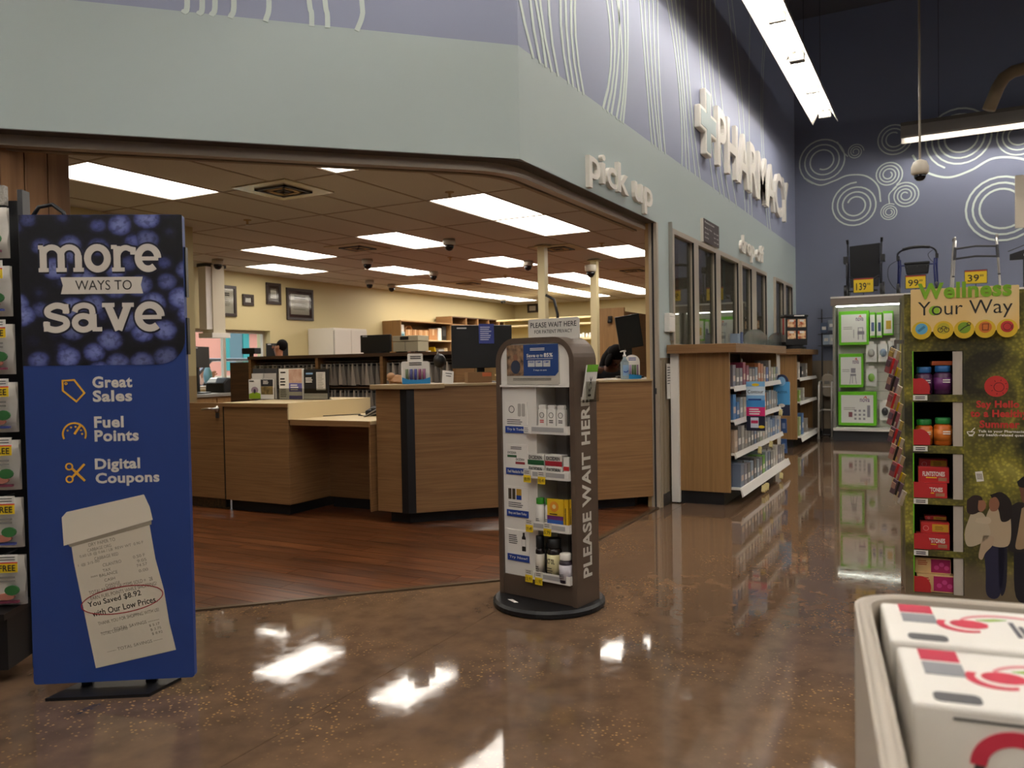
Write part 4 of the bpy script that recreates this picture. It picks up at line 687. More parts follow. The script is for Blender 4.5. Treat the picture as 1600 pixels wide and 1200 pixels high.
B('header_lip', m_white, K, -.213, .213, -.004, .01, 1.104, 1.114)
B('left_panel', m_white, K, -.213, .0, .014, .03, .142, 1.104); B('center_rail', m_white, K, -.006, .004, .012, .18, .142, 1.104); B('slotted_rail', m_grey, K, .075, .09, .172, .18, .15, 1.1)
B('right_lining', m_bronze, K, .208, .213, .02, .18, .142, 1.104)
# top placard
p = MB().prism(rrect(-.095, .215, 1.34, 1.446, .012), .09, .096, 'xz').build('placard', mat('#d9d5cc', .5), K); text(p, 'PLEASE WAIT HERE', m_ink, -.08, .2, 1.402, 1.428, .0895, .012); text(p, 'FOR PATIENT PRIVACY', m_ink, -.055, .175, 1.372, 1.39, .0895, .008)
# header poster
p = MB().prism(rrect(-.17, .152, 1.118, 1.318, .004), .002, .008, 'xz').build('poster', mat('#b9b3a6', .6), K)
MB().prism([(-.062, 1.316), (.15, 1.316), (.15, 1.18), (.13, 1.16), (-.062, 1.16)], .001, .002, 'xz').build('blue_print', mat('#20427f', .5), p); B('photo_print', grain('kitchen_photo', '#3a2f26', '#b08a68', ns=28, detail=3), p, -.168, -.062, .001, .002, 1.16, 1.316)
MB().prism(arc(-.112, 1.205, .03, 0, 360, 14, .035)[:-1], .0004, .001, 'xz').build('apron_print', mat('#2b3347', .6), p); MB().prism(arc(-.112, 1.252, .014, 0, 360, 12, .018)[:-1], .0004, .001, 'xz').build('face_print', mat('#8a5f45', .6), p)
text(p, 'Save', m_white, -.042, .012, 1.252, 1.27, .0005, .03); text(p, 'up to', m_white, .018, .058, 1.249, 1.267, .0005); text(p, '85%', m_white, .064, .118, 1.252, 1.272, .0005, .03)
B('rule', m_white, p, -.042, .118, .0004, .001, 1.244, 1.246); lines(p, m_white, -.02, .07, 1.284, 1.3, 2, .0004, 'logo', .5); text(p, '3 ways to save', m_white, .0, .08, 1.182, 1.193, .0005)
for k, c in enumerate(('FREE', '$', '$')): q = B('white_tile', mat('#c9c9c6', .5), p, -.034+k*.047, .008+k*.047, .0004, .001, 1.205, 1.236); text(q, c, m_blue, -.028+k*.047, .002+k*.047, 1.224, 1.232, .0003, .03)
lines(p, m_ink, -.13, .11, 1.136, 1.15, 2, .0012, 'small_print', .4)
# left info cards
for k, (z0, z1, tx) in enumerate(((.87, 1.028, 'Try It Today'), (.657, .812, 'Feel Headache Relief'), (.442, .597, 'Shop and Save Today'), (.215, .375, 'Try Now!'))):
    c = B('info_card', m_paper, K, -.192, -.052, .01, .014, z0, z1); B('blue_band', m_blue, c, -.192, -.052, .0085, .01, z0, z0+.034); text(c, tx, m_white, -.18, -.064, z0+.009, z0+.025, .0078, .02)
    if k == 0:
        MB().ribbon(arc(-.15, .99, .017, 0, 360, 14)[:-1], .003, .0092, .01, True).build('logo', m_ink, c)
        for q in range(2): MB().prism(rrect(-.11+q*.025, -.09+q*.025, .955, 1.02, .006), .0092, .01, 'xz').build('picture', mat('#b6b1a8', .6), c)
        lines(c, m_ink, -.18, -.065, .912, .942, 3, .009, fill=.35)
    elif k == 1:
        for q, (x, z, cc) in enumerate(((-.182, .745, '#2f5c38'), (-.13, .712, '#8a2a30'))): r = B('picture', m_paper, c, x, x+.06, .0092, .01, z, z+.034); B('picture', mat(cc, .6), c, x, x+.06, .0088, .0092, z, z+.012); text(c, 'EXCEDRIN', m_ink, x+.003, x+.057, z+.018, z+.03, .0086, .02)
        lines(c, m_ink, -.16, -.09, .785, .802, 2, .009, fill=.4)
    elif k == 2:
        for q, (x, cc) in enumerate(((-.18, '#4a4030'), (-.155, '#4a4030'), (-.128, '#c79a2e'))): B('picture', mat(cc, .6), c, x, x+(.02 if q < 2 else .032), .0092, .01, .53, .585)
        B('picture', m_blue, c, -.128, -.096, .0088, .0092, .53, .552); lines(c, m_ink, -.18, -.07, .488, .518, 3, .009, fill=.35)
    else:
        MB().prism([(-.098, .27), (-.074, .27), (-.074, .34), (-.08, .35), (-.08, .365), (-.092, .365), (-.092, .35), (-.098, .34)], .0092, .01, 'xz').build('picture', mat('#2a2622', .5), c); B('picture', m_paper, c, -.097, -.075, .0088, .0092, .295, .33); lines(c, m_ink, -.182, -.125, .3, .35, 5, .009, fill=.35)
# trays with price tags
def ptag(par, x, z, s): q = B('price_tag', mat('#d5d0c6', .5), par, x-.024, x+.024, -.026, -.0235, z, z+.034); B('yellow_tag', m_yel, q, x-.022, x+.022, -.0285, -.026, z-.03, z+.006); text(q, s, m_ink, x-.018, x+.018, z-.022, z-.004, -.0292, .01); lines(q, m_ink, x-.018, x+.012, z+.012, z+.03, 2, -.0268, 'small_print', .3)
for z, tg in ((.874, ((-.028, .895, None),)), (.652, ((-.03, .66, '18.99'), (.058, .658, '18.49'))), (.396, ((-.022, .412, '19.49'), (.088, .405, '5.79'))), (.146, ((-.03, .16, '13.99'), (.03, .155, '11.97')))):
    tr_ = MB().box(-.05, .213, -.02, .17, z, z+.006).build('tray', m_white, K); B('front_lip', m_white, tr_, -.05, .213, -.022, -.018, z, z+.042); B('end_lip', m_white, tr_, .209, .213, -.018, .1, z+.006, z+.042); B('label_strip', mat('#aaa8a6', .4), tr_, -.0, .19, -.0235, -.022, z+.012, z+.034)
    for x, zz, s in tg:
        if s: ptag(tr_, x, zz-.0, s)
        else: q = B('price_tag', m_paper, tr_, x-.02, x+.02, -.026, -.0235, zz-.02, zz+.014); lines(q, m_ink, x-.016, x+.014, zz-.015, zz+.01, 3, -.0268, 'small_print', .3)
# side: upright lettering and leaflet pockets
o = text(K, 'PLEASE WAIT HERE', mat('#c9c4b8', .5), .055, .135, .17, 1.055, -.0008, .03, up=True); o.rotation_euler = (0, 0, R(90)); o.location = (.2402, 0, 0)
for sgn, rot, xx in ((1, 90, .241), (-1, -90, -.241)):
    h = bpy.data.objects.new('leaflet_pocket', None); COL.objects.link(h); h.parent = K; h.location = (xx, .11, 1.03); h.rotation_euler = (0, 0, R(rot))
    MB().box(-.055, .055, -.035, -.032, 0, .1).box(-.055, .055, -.032, 0, 0, .004).build('pocket', m_clear, h)
    l = MB().obox((0, -.02, .095), (.1, .006, .17), (R(10), 0, 0)).build('leaflet', m_paper, h); MB().obox((0, -.0355, .163), (.098, .002, .035), (R(10), 0, 0)).build('green_print', mat('#6fb32c', .6), h); text(h, 'Rx', m_ink, -.04, -.012, .03, .13, -.0275, .01, up=True).rotation_euler = (R(6), 0, 0)
# products on the kiosk
def kp(x, y, z): c, s = math.cos(R(-99.8)), math.sin(R(-99.8)); return (3.579+c*x-s*y, 1.797+s*x+c*y, z)
KG = 'products on the kiosk trays'
for k in range(4):
    b = thing('lotion_bottle', f'white flat bottle, {ORD[k]} from the left in front on the top kiosk tray', 'bottle', kp(-.022+k*.056, .03, .881), -99.8, KG)
    MB().prism(rrect(-.026, .026, 0, .118, .014), -.012, .012, 'xz').build('body', m_white, b, bevel=.006); MB().prism(rrect(-.021, .021, .115, .134, .007), -.011, .011, 'xz').build('cap', mat('#dedad2', .4), b, bevel=.003)
    MB().ribbon(arc(0, .084, .013, 0, 360, 12)[:-1], .002, -.0135, -.0122, True).build('logo', m_ink, b); lines(b, (m_red, m_red, m_ink, m_ink)[k], -.012, .012, .044, .062, 2, -.0135)
b = cp(b); b['label'] = 'white flat bottle standing behind the others on the top kiosk tray'; b.location = kp(.185, .09, .881)
def medbox(x, y, z, w, h, c, label, word='EXCEDRIN'):
    b = thing('medicine_box', label, 'box', kp(x, y, z), -99.8, KG); MB().box(-w/2, w/2, 0, .05, 0, h).build('carton', m_white, b, bevel=.001)
    if c: B('colour_band', c, b, -w/2, w/2, -.0012, 0, .001, h*.45)
    text(b, word, m_ink, -w*.42, w*.38, h*.52, h*.86, -.002, .03); return b
medbox(.005, .0, .659, .1, .056, None, 'white medicine box with black lettering, lower left of the kiosk stack'); medbox(.115, .0, .659, .1, .056, None, 'white medicine box with black lettering, lower right of the kiosk stack')
medbox(.002, .004, .716, .1, .055, mat('#1f5a30', .5), 'medicine box with a green band on top of the kiosk stack'); medbox(.11, .004, .716, .1, .055, mat('#a51f2c', .5), 'medicine box with a red band on top of the kiosk stack')
b = thing('tube_box', 'small upright white and red box at the right end of the kiosk stack', 'box', kp(.188, .0, .659), -99.8, KG); B('carton', m_white, b, -.016, .016, 0, .03, 0, .105); B('red_band', m_red, b, -.016, .016, -.001, 0, .04, .06)
def pillb(x, y, z, r, h, body, cap, label, lab=None, txt=None, capf=.2):
    b = thing('bottle', label, 'bottle', kp(x, y, z), -99.8, KG); hb = h*(1-capf)
    MB().lathe([(r*.92, 0), (r, .004), (r, hb*.9), (r*.75, hb)], 20).build('body', body, b, smooth=True); MB().lathe([(r*.86, hb), (r*.88, hb+.002), (r*.88, h-.002), (r*.8, h)], 20).build('cap', cap, b, smooth=True)
    if lab: l = MB().lathe([(r*1.02, hb*.15), (r*1.02, hb*.8)], 20).build('label_wrap', lab, b, smooth=True)
    if txt: text(b, txt, m_ink, -r*.7, r*.7, hb*.52, hb*.68, -r*1.05, .03)
    lines(b, m_ink, -r*.5, r*.5, hb*.2, hb*.42, 3, -r*1.045, fill=.3); return b
pillb(.015, .02, .403, .024, .148, m_white, mat('#3f9a2c', .4), 'white bottle with a green cap, left one on the third kiosk tray'); pillb(.068, .025, .403, .024, .148, m_white, mat('#3f9a2c', .4), 'white bottle with a green cap, right one on the third kiosk tray')
for k in range(4):
    b = thing('supplement_box', ('front yellow and blue box with an orange sun on the third kiosk tray' if k == 0 else f'{ORD[k-1]} yellow box behind the front one on the third kiosk tray'), 'box', kp(.115+k*.02, .0+k*.013, .403), -99.8, KG)
    B('carton', mat('#e2b820', .5), b, -.045 if k == 0 else .03, .05, 0, .012, 0, .152)
    if k == 0: B('blue_band', mat('#2f5fae', .5), b, -.045, .05, -.001, 0, .003, .05); B('purple_band', mat('#6a2a6a', .5), b, -.045, .05, -.0011, 0, .05, .07); MB().prism(arc(-.003, .115, .026, 0, 360, 18)[:-1], -.0011, 0, 'xz').build('sun_print', mat('#e0912a', .5), b); MB().prism(arc(-.003, .115, .011, 0, 360, 14)[:-1], -.0018, -.0011, 'xz').build('sun_center', mat('#f2dc9a', .5), b); lines(b, m_ink, -.03, .035, .074, .082, 1, -.002)
    else: B('edge_print', m_ink, b, .034, .037, -.001, 0, .01, .11)
pillb(.015, .01, .153, .023, .21, mat('#1d1613', .25), m_black, 'tall dark bottle with a pale label at the left of the lowest kiosk tray', mat('#c9c1b4', .5), None, .28); pillb(.047, .045, .153, .018, .17, mat('#1d1613', .25), m_black, 'narrow dark bottle between the labelled ones on the lowest kiosk tray')
pillb(.095, .02, .153, .037, .205, mat('#1d1613', .25), m_black, 'dark oil bottle with cream label reading MCT oil on the lowest kiosk tray', mat('#d8cf9e', .5), 'MCT OIL', .22); pillb(.172, .005, .153, .033, .142, mat('#2a1d2a', .3), m_white, 'dark pill bottle with a white cap at the right of the lowest kiosk tray', mat('#cfc9d0', .5), None, .22)
# ================================================================== BLUE PLUM SIGN
m_royal = mat('#213b7c', .5)
def plums():
    m = mat('#20234a', .5, name='plum_print'); N, L, b = nodes(m)
    t = N.new('ShaderNodeTexCoord'); mp = N.new('ShaderNodeMapping'); mp.inputs['Scale'].default_value = (1, .0, 1.15); mp.inputs['Rotation'].default_value = (0, R(18), 0)
    n = N.new('ShaderNodeTexNoise'); n.inputs['Scale'].default_value = 9; mixv = N.new('ShaderNodeVectorMath'); mixv.operation = 'MULTIPLY_ADD'; mixv.inputs[1].default_value = (.02, 0, .02)
    v = N.new('ShaderNodeTexVoronoi'); v.inputs['Scale'].default_value = 10.5; v.inputs['Randomness'].default_value = .6
    r = ramp(N, [(.0, lin('#8b95cc')), (.32, lin('#6b75b2')), (.45, lin('#3f4780')), (.53, lin('#171732')), (.62, lin('#0a0a14'))])
    L.new(t.outputs['Object'], mp.inputs[0]); L.new(mp.outputs[0], n.inputs['Vector']); L.new(n.outputs['Color'], mixv.inputs[0]); L.new(mp.outputs[0], mixv.inputs[2]); L.new(mixv.outputs[0], v.inputs['Vector']); L.new(v.outputs['Distance'], r.inputs[0])
    n2 = N.new('ShaderNodeTexNoise'); n2.inputs['Scale'].default_value = 46; n2.inputs['Detail'].default_value = 4; r2 = ramp(N, [(.38, (.5, .5, .55, 1)), (.52, (1, 1, 1, 1))]); L.new(mp.outputs[0], n2.inputs['Vector']); L.new(n2.outputs[0], r2.inputs[0])
    sc_ = N.new('ShaderNodeSeparateColor'); L.new(v.outputs['Color'], sc_.inputs[0]); mr = N.new('ShaderNodeMapRange'); mr.inputs[3].default_value = .45; mr.inputs[4].default_value = 1.1; L.new(sc_.outputs[0], mr.inputs[0])
    mx = N.new('ShaderNodeMix'); mx.data_type = 'RGBA'; mx.blend_type = 'MULTIPLY'; mx.inputs[0].default_value = 1; L.new(r.outputs[0], mx.inputs[6]); L.new(r2.outputs[0], mx.inputs[7])
    h = N.new('ShaderNodeHueSaturation'); L.new(mr.outputs[0], h.inputs['Value']); L.new(mx.outputs[2], h.inputs['Color']); L.new(h.outputs[0], b.inputs['Base Color']); return m
m_plum = plums(); m_ltr = mat('#cfc8bd', .55); m_gold = mat('#e3a92c', .5)
S = thing('standing_sign', 'tall blue standing sign with plums reading more ways to save', 'sign', (1.968, 2.80, 0), -57.1)
MB().prism(rrect(-.3, .294, .035, 1.812, .012), 0, .03, 'xz').build('panel', m_royal, S)
MB().prism([(.294, 1.811), (-.3, 1.811), (-.3, 1.246), (.16, 1.243)]+arc(.19, 1.343, .104, -90, 0, 8, .1), -.0015, 0, 'xz').build('plum_picture', m_plum, S)
MB().prism([(-.222, -.08), (.153, -.085), (.22, .07), (-.16, .07)], 0, .012, 'xy').build('foot_plate', m_black, S)
for x in (-.12, .12): B('support_bar', m_black, S, x-.02, x+.02, .031, .05, .012, 1.6)
for z0, z1 in ((1.5, 1.69), (1.28, 1.42)): B('edge_clip', m_black, S, .288, .3, .012, .04, z0, z1)
MB().path([(-.27, .04, 1.81), (-.25, .05, 1.85), (-.2, .05, 1.86), (-.16, .05, 1.83), (-.15, .04, 1.8)], .008, 8).build('carry_handle', m_black, S, smooth=True)
def slab(word, x0, x1, z0, z1, mtl, par):
    """slab-serif lower-case letters made of thick strokes"""
    w = .25; sw = .15
    G = {'m': (1.9, [([(.2, 0), (.2, .93)], w), ([(.95, 0), (.95, .62)], w), ([(1.68, 0), (1.68, .6)], w), ([(.2, .62)]+arc(.57, .58, .37, 150, 0, 10, .32), w*.85), ([(.95, .6)]+arc(1.31, .58, .37, 150, 0, 10, .32), w*.85)] + [([(a_, .075), (b_, .075)], sw) for a_, b_ in ((0, .42), (.74, 1.17), (1.46, 1.9))] + [([(.0, .9), (.2, .9)], sw)]),
         'o': (1.12, [(arc(.56, .49, .42, 0, 360, 28, .4)[:-1], w, True)]),
         'r': (.98, [([(.24, 0), (.24, .93)], w), ([(.0, .9), (.24, .9)], sw), ([(.02, .075), (.55, .075)], sw), ([(.24, .5)]+arc(.62, .5, .36, 160, 60, 8, .37)+[(.93, .8), (.93, .62)], w*.8)]),
         'e': (1.08, [(arc(.55, .49, .42, 0, 310, 26, .4), w), ([(.13, .47), (.98, .47)], sw)]),
         's': (.98, [(bez([(.84, .64), (.8, .82), (.5, .9), (.2, .78), (.2, .6), (.5, .5), (.8, .4), (.82, .2), (.5, .07), (.16, .14), (.12, .34)], 5), w*.88), ([(.85, .95), (.85, .62)], sw), ([(.1, .02), (.1, .36)], sw)]),
         'a': (1.12, [(arc(.45, .3, .31, 0, 360, 20, .235)[:-1], w*.85, True), ([(.8, .05), (.8, .6)], w), (bez([(.8, .6), (.74, .82), (.48, .9), (.22, .82), (.14, .68)], 5), w*.8), ([(.78, .075), (1.12, .075)], sw)]),
         'v': (1.16, [([(.2, .93), (.58, .04)], w), ([(.96, .93), (.58, .04)], w), ([(0, .9), (.45, .9)], sw), ([(.74, .9), (1.16, .9)], sw)])}
    tot = sum(G[c][0]+.03 for c in word); k = (x1-x0)/tot; kz = (z1-z0); x = x0; n = 0
    for c in word:
        mb = MB(); ww, st = G[c]
        for s_ in st:
            n += 1; mb.ribbon([(x+p_[0]*k, z0+p_[1]*kz) for p_ in s_[0]], s_[1]*kz*.96, -.004-.00005*n, -.0015, len(s_) > 2)
        mb.build('letter_'+c, mtl, par); mb2 = MB()
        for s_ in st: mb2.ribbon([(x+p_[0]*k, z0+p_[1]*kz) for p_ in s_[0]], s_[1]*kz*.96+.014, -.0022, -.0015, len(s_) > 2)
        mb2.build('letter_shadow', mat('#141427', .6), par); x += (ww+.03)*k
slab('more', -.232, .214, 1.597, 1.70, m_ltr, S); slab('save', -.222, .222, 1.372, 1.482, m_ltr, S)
q = MB().prism([(-.155, 1.577), (.144, 1.577), (.136, 1.546), (.144, 1.514), (-.155, 1.514), (-.147, 1.546)], -.003, -.0015, 'xz').build('banner', m_ltr, S); text(q, 'WAYS TO', m_ink, -.102, .104, 1.528, 1.565, -.0038, .0)
for s_, x0, x1, z0, z1 in (('Great', -.052, .094, 1.158, 1.202), ('Sales', -.052, .092, 1.105, 1.149), ('Fuel', -.05, .058, 1.006, 1.05), ('Points', -.05, .112, .954, .998), ('Digital', -.052, .114, .836, .89), ('Coupons', -.051, .184, .783, .835)): text(S, s_, m_ltr, x0, x1, z0, z1, -.001, .035)
ic = MB().ribbon([(-.16, 1.188), (-.118, 1.19), (-.082, 1.14), (-.112, 1.108), (-.16, 1.15)], .006, -.002, 0, True).ribbon(arc(-.148, 1.177, .004, 0, 360, 8)[:-1], .003, -.002, 0, True); ic.build('tag_icon', m_gold, S)
ic = MB().ribbon(arc(-.123, .985, .042, -25, 205, 20), .006, -.002, 0).ribbon([(-.123, .985), (-.1, 1.018)], .008, -.002, 0)
for a_ in (150, 115, 80, 30, 0): ic.ribbon(arc(-.123+.028*math.cos(R(a_)), .985+.028*math.sin(R(a_)), .002, 0, 360, 6)[:-1], .003, -.002, 0, True)
ic.build('gauge_icon', m_gold, S)
MB().ribbon(arc(-.146, .862, .012, 0, 360, 12)[:-1], .005, -.002, 0, True).ribbon(arc(-.146, .814, .012, 0, 360, 12)[:-1], .005, -.002, 0, True).ribbon([(-.136, .855), (-.09, .806)], .008, -.002, 0).ribbon([(-.136, .821), (-.09, .87)], .008, -.0022, 0).build('scissors_icon', m_gold, S)
# printed receipt
m_rcp = mat('#c9bfac', .65)
rc = MB().prism([(-.151, .6), (.138, .66), (.16, .5), (.188, .38), (.205, .25), (.227, .145), (-.071, .088), (-.09, .2), (-.12, .38), (-.14, .5)], -.0015, 0, 'xz').build('receipt_print', m_rcp, S)
MB().prism([(-.178, .67), (-.16, .69), (.125, .748), (.145, .70), (.155, .65), (-.174, .562)], -.003, -.0015, 'xz').build('receipt_curl', mat('#d3cab8', .65), S)
MB().prism([(-.16, .568), (.15, .648), (.15, .632), (-.15, .556)], -.0024, -.0015, 'xz').build('receipt_curl_edge', mat('#8f8573', .7), S)
tl = 11.5
for s_, cx_, cz_, w_, h_, bb in (('DRY PAPER TO', -.035, .575, .1, .013, 0), ('CABBAGE ORG', -.045, .553, .09, .012, 0), ('0.60 LB @ 0.66 / LB  REW WT  0.90 F', -.0, .545, .24, .014, 0), ('CABBAGE RED', -.02, .52, .09, .012, 0), ('1 @ 2/5.00', -.085, .495, .08, .012, 0), ('CILANTRO', .0, .493, .07, .012, 0), ('0.50 F', .1, .517, .045, .011, 0), ('9.05', .11, .5, .035, .011, 0), ('74.57', .11, .483, .04, .011, 0), ('TAX', -.02, .468, .03, .011, 0), ('**** BALANCE', -.03, .45, .1, .012, 0), ('CASH', -.01, .432, .04, .011, 0), ('CHANGE', .0, .413, .055, .011, 0), ('0.00', .115, .462, .035, .011, 0),
        ('TOTAL NUMBER OF ITEMS SOLD =   28', .03, .405, .24, .014, 0), ('EARN FUEL POINTS WHILE SHOPPING!', .04, .385, .25, .014, 0), ('You Saved $8.92', .005, .355, .2, .024, .012), ('with Our Low Prices.', .042, .325, .245, .024, .012), ('THANK YOU FOR SHOPPING WITH US!', .055, .285, .23, .013, 0), ('-------- TOTAL SAVINGS --------', .06, .25, .22, .012, 0), ('TOTAL COUPONS', .0, .232, .1, .012, 0), ('$ 5.17', .15, .25, .04, .011, 0), ('$ 3.75', .155, .234, .04, .011, 0), ('$ 8.92', .16, .218, .04, .011, 0), ('------ TOTAL SAVINGS ------', .075, .175, .21, .012, 0)):
    text(S, s_, m_ink if bb else mat('#6f665a', .7), cx_-w_/2, cx_+w_/2, cz_-h_/2-.004, cz_+h_/2-.004, -.0019, bb, tilt=tl)
MB().ribbon([(p_[0], p_[1]) for p_ in [(.034+.152*math.cos(a_)*math.cos(R(8))-.05*math.sin(a_)*math.sin(R(8)), .347+.152*math.cos(a_)*math.sin(R(8))+.05*math.sin(a_)*math.cos(R(8))) for a_ in [2*PI*i/40 for i in range(40)]]], .0035, -.0026, -.0019, True).build('red_ring', mat('#9c2430', .5), S)
# ================================================================== SNACK BAG RACK at the left edge
T = thing('bag_display', 'black rack of hanging snack bags cut by the left edge', 'rack', (1.87, 3.36, 0), -57)
B('back_panel', m_blackm, T, -.7, .09, .1, .13, .05, 1.93); B('base_shelf', m_black, T, -.7, .08, -.12, .13, .06, .26); B('base_deck', mat('#1c1a1a', .4), T, -.7, .08, -.14, .13, .26, .285); B('upright', m_dgrey, T, .075, .095, .07, .13, 0, 1.97); B('header_panel', grain('speckled_header', '#8a857c', '#b7b1a6', ns=120), T, -.7, .03, .06, .09, 1.905, 1.985)
for x in (-.05,): B('vent_plate', mat('#0c0c0d', .6), T, x-.3, x+.08, -.122, -.12, .1, .2)
m_sb = mat('#cfcabf', .35)
def bag():
    mb = MB(); nx, nz = 6, 8
    for i in range(nx+1):
        for j in range(nz+1):
            u, v = i/nx*2-1, j/nz*2-1; d = .045*(1-u*u)*(1-v**4); mb.v.append((u*.085, -d+.006*math.sin(7*u+5*v), v*.1))
    for i in range(nx):
        for j in range(nz): q = i*(nz+1)+j; mb.f.append((q, q+nz+1, q+nz+2, q+1))
    n = len(mb.v); k = len(mb.f); mb.v += [(x, .012, z) for x, y, z in mb.v[:n]]; mb.f += [tuple(i+n for i in reversed(f)) for f in mb.f[:k]]
    return mb
for col_ in range(3):
    for k in range(7):
        x = .005-.185*col_+.004*k*(col_ == 0); z = 1.78-.232*k
        b = thing('snack_bag', (f'white snack bag with a yellow FREE tag, {ORD[k]} from the top at the left edge' if col_ == 0 else f'white snack bag, {ORD[k]} from the top, column {("", "next to", "second from")[col_]} the edge one'), 'bag', (1.87+math.cos(R(-57))*x, 3.36+math.sin(R(-57))*x, z), -57, 'snack bags on the black rack')
        b.location.x -= .02; o = bag().build('pouch', m_sb, b, smooth=True)
        MB().path([(0, .11, .1), (0, -.0, .1), (0, -.02, .105)], .003, 6).build('peg_hook', m_steel, b)
        MB().prism(arc(.055, -.03, .028, 0, 360, 12, .02)[:-1], -.05, -.042, 'xz').build('green_print', mat('#2f6b34', .6), b); MB().prism(arc(.03, -.055, .035, 0, 360, 12, .014)[:-1], -.049, -.04, 'xz').build('meat_print', mat('#b0705e', .6), b); B('strip_print', (mat('#7a3348', .6), mat('#3f4a8a', .6))[k % 2], b, .0, .075, -.045, -.03, -.082, -.073); lines(b, m_grey, -.02, .07, 0.0, .03, 2, -.049)
        tg = B('hang_tag', m_paper, b, .005, .085, -.058, -.056, .045, .115); B('red_rule', m_red, tg, .005, .085, -.0592, -.058, .08, .085); B('yellow_tag', m_yel, tg, .007, .085, -.0595, -.058, .044, .08); text(tg, 'FREE', m_ink, .015, .077, .05, .074, -.0605, .02); lines(tg, m_ink, .015, .077, .09, .11, 2, -.0595, 'small_print', .3)
# wood plank partition behind the rack
pw_ = root('wall_partition', (2.66, 4.03, 0))
B('core', mat('#4a3524', .7), pw_, -.47, -.005, .025, .1, 0, 2.36)
m_pl = grain('barn_plank', '#7b5838', '#a17850', (14, 14, .6), 1.5, .6, detail=7, rnd=.12)
for k in range(4):
    x = -.118*(k+1); MB().box(0, .113, 0, .024, 0, 2.36).build('plank', m_pl, pw_, loc=(x, .001*(k % 3), 0), bevel=.003)
# ================================================================== DROP-OFF COUNTER UNITS
def unit(name, label, x0, x1, yf, slab, shelves, deck_y):
    t = thing(name, label, 'counter'); B('toe_kick', m_black, t, x0+.02, x1-.05, yf+.06, 2.04, 0, .11)
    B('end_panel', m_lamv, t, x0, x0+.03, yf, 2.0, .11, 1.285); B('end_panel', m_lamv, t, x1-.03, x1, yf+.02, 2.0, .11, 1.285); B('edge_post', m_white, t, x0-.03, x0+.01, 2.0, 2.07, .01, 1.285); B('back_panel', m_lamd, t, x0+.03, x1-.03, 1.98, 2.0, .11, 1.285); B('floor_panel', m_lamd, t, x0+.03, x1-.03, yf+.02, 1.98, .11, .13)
    B('countertop', m_lam, t, slab[0], slab[1], slab[2], 2.085, 1.285, 1.36, .003)
    for z in shelves:
        sh = B('shelf', m_white, t, x0+.035, x1-.035, yf-.03, 1.98, z-.01, z+.004); MB().prism([(yf-.05, z-.03), (yf-.035, z-.035), (yf-.03, z+.012), (yf-.036, z+.014)], x0+.02, x1-.02, 'yz').build('price_rail', m_white, sh)
    sh = B('bottom_deck', m_white, t, x0+.035, x1+.0, deck_y+.03, 1.98, .132, .146); MB().prism([(deck_y, .09), (deck_y+.015, .08), (deck_y+.03, .15), (deck_y+.024, .156)], x0-.02, x1, 'yz').build('price_rail', m_white, sh)
    return t
U1 = unit('dropoff_counter', 'wood drop off counter with shelves of packages facing the aisle', 6.77, 9.05, 1.575, (6.69, 9.08, 1.5), (.99, .71, .43), 1.46)
for z, xs_ in ((.99, (7.35, 7.5, 7.65, 7.8)), (.71, (8.8,)), (.43, (7.7, 8.25)), (.1, (7.5, 7.58, 7.66, 8.4))):
    for x in xs_: MB().box(-.018, .018, -.03, .0, -.06, .0).xf(Matrix.Rotation(R(25), 4, 'Y')).build('yellow_flag_tag', mat('#d8c98a', .5), U1, loc=(x, 1.53 if z > .2 else 1.46, z-.025))
pal = ['#9c968c', '#8d8983', '#b7b2a8', '#a59f96', '#7f7c7a', '#bfb9ae', '#96a0a6', '#8798a6', '#a5908c', '#b09a84', '#6f7c90', '#9aa08a', '#aaa49a', '#c9c3b8', '#7a757e', '#5f5a56', '#6f6a66']
rp = random.Random(11)
def pmesh(w, d, h): return MB().box(-w/2, w/2, 0, d, 0, h).mesh('package')
tabm = MB().box(-.02, .02, .02, .024, 0, .03).mesh('hang_tab')
SN = ('top', 'second', 'third', 'bottom')
for si, (z, yf, n) in enumerate(((.995, 1.57, 16), (.715, 1.57, 16), (.435, 1.56, 16), (.147, 1.51, 16))):
    for k in range(n):
        w = (2.12/n)*rp.uniform(.72, .92); h = rp.uniform(.14, .22) if si < 3 else rp.uniform(.14, .2); x = 6.86+(k+.5)*2.12/n
        c = pal[rp.randrange(len(pal))]
        if si == 0 and k in (3, 4): c = '#8e3b52'
        if si == 0 and k in (8, 9): c = '#c27a4e'
        if si == 0 and k == 11: c = '#3f5fa6'
        if si == 0 and k == 14: c = '#9aa676'
        if si == 1 and k in (0, 1): c = '#4f7fb0'
        if si == 1 and k in (9, 10): c = '#cf7a34'
        if si == 3 and k == 7: c = '#6fae2e'
        if si == 2 and k > 10: c = ('#8fa6bf', '#5f82b4', '#a9b4bf')[k % 3]
        b = thing('retail_package', f'{ORD[k]} package from the left on the {SN[si]} shelf of the drop off counter', 'package', (x, yf, z), 0, 'small packages on the drop off shelves')
        link('package', pmesh(w, rp.uniform(.1, .3), h), mat(c, .3), b); B('front_label', m_paper if k % 3 else mat('#d9c7b4', .6), b, -w*.35, w*.35, -.0015, 0, h*.25, h*.5)
        if k % 2: link('hang_tab', tabm, m_clear, b, (0, 0, h))
def blade(label, x, y0, y1, z0, z1, bands, rz=-90, tilt=0):
    t = thing('shelf_talker', label, 'sign', (x, (y0+y1)/2, z0), rz); w = (y1-y0)/2; h = z1-z0
    B('board', m_paper, t, -w, w, 0, .008, 0, h)
    for a_, b_, c in bands: B('printed_band', mat(c, .5), t, -w, w, -.0012, 0, a_*h, b_*h)
    B('clip', m_steel, t, -w-.04, -w+.02, .008, .012, h*.86, h*.9); return t, w, h
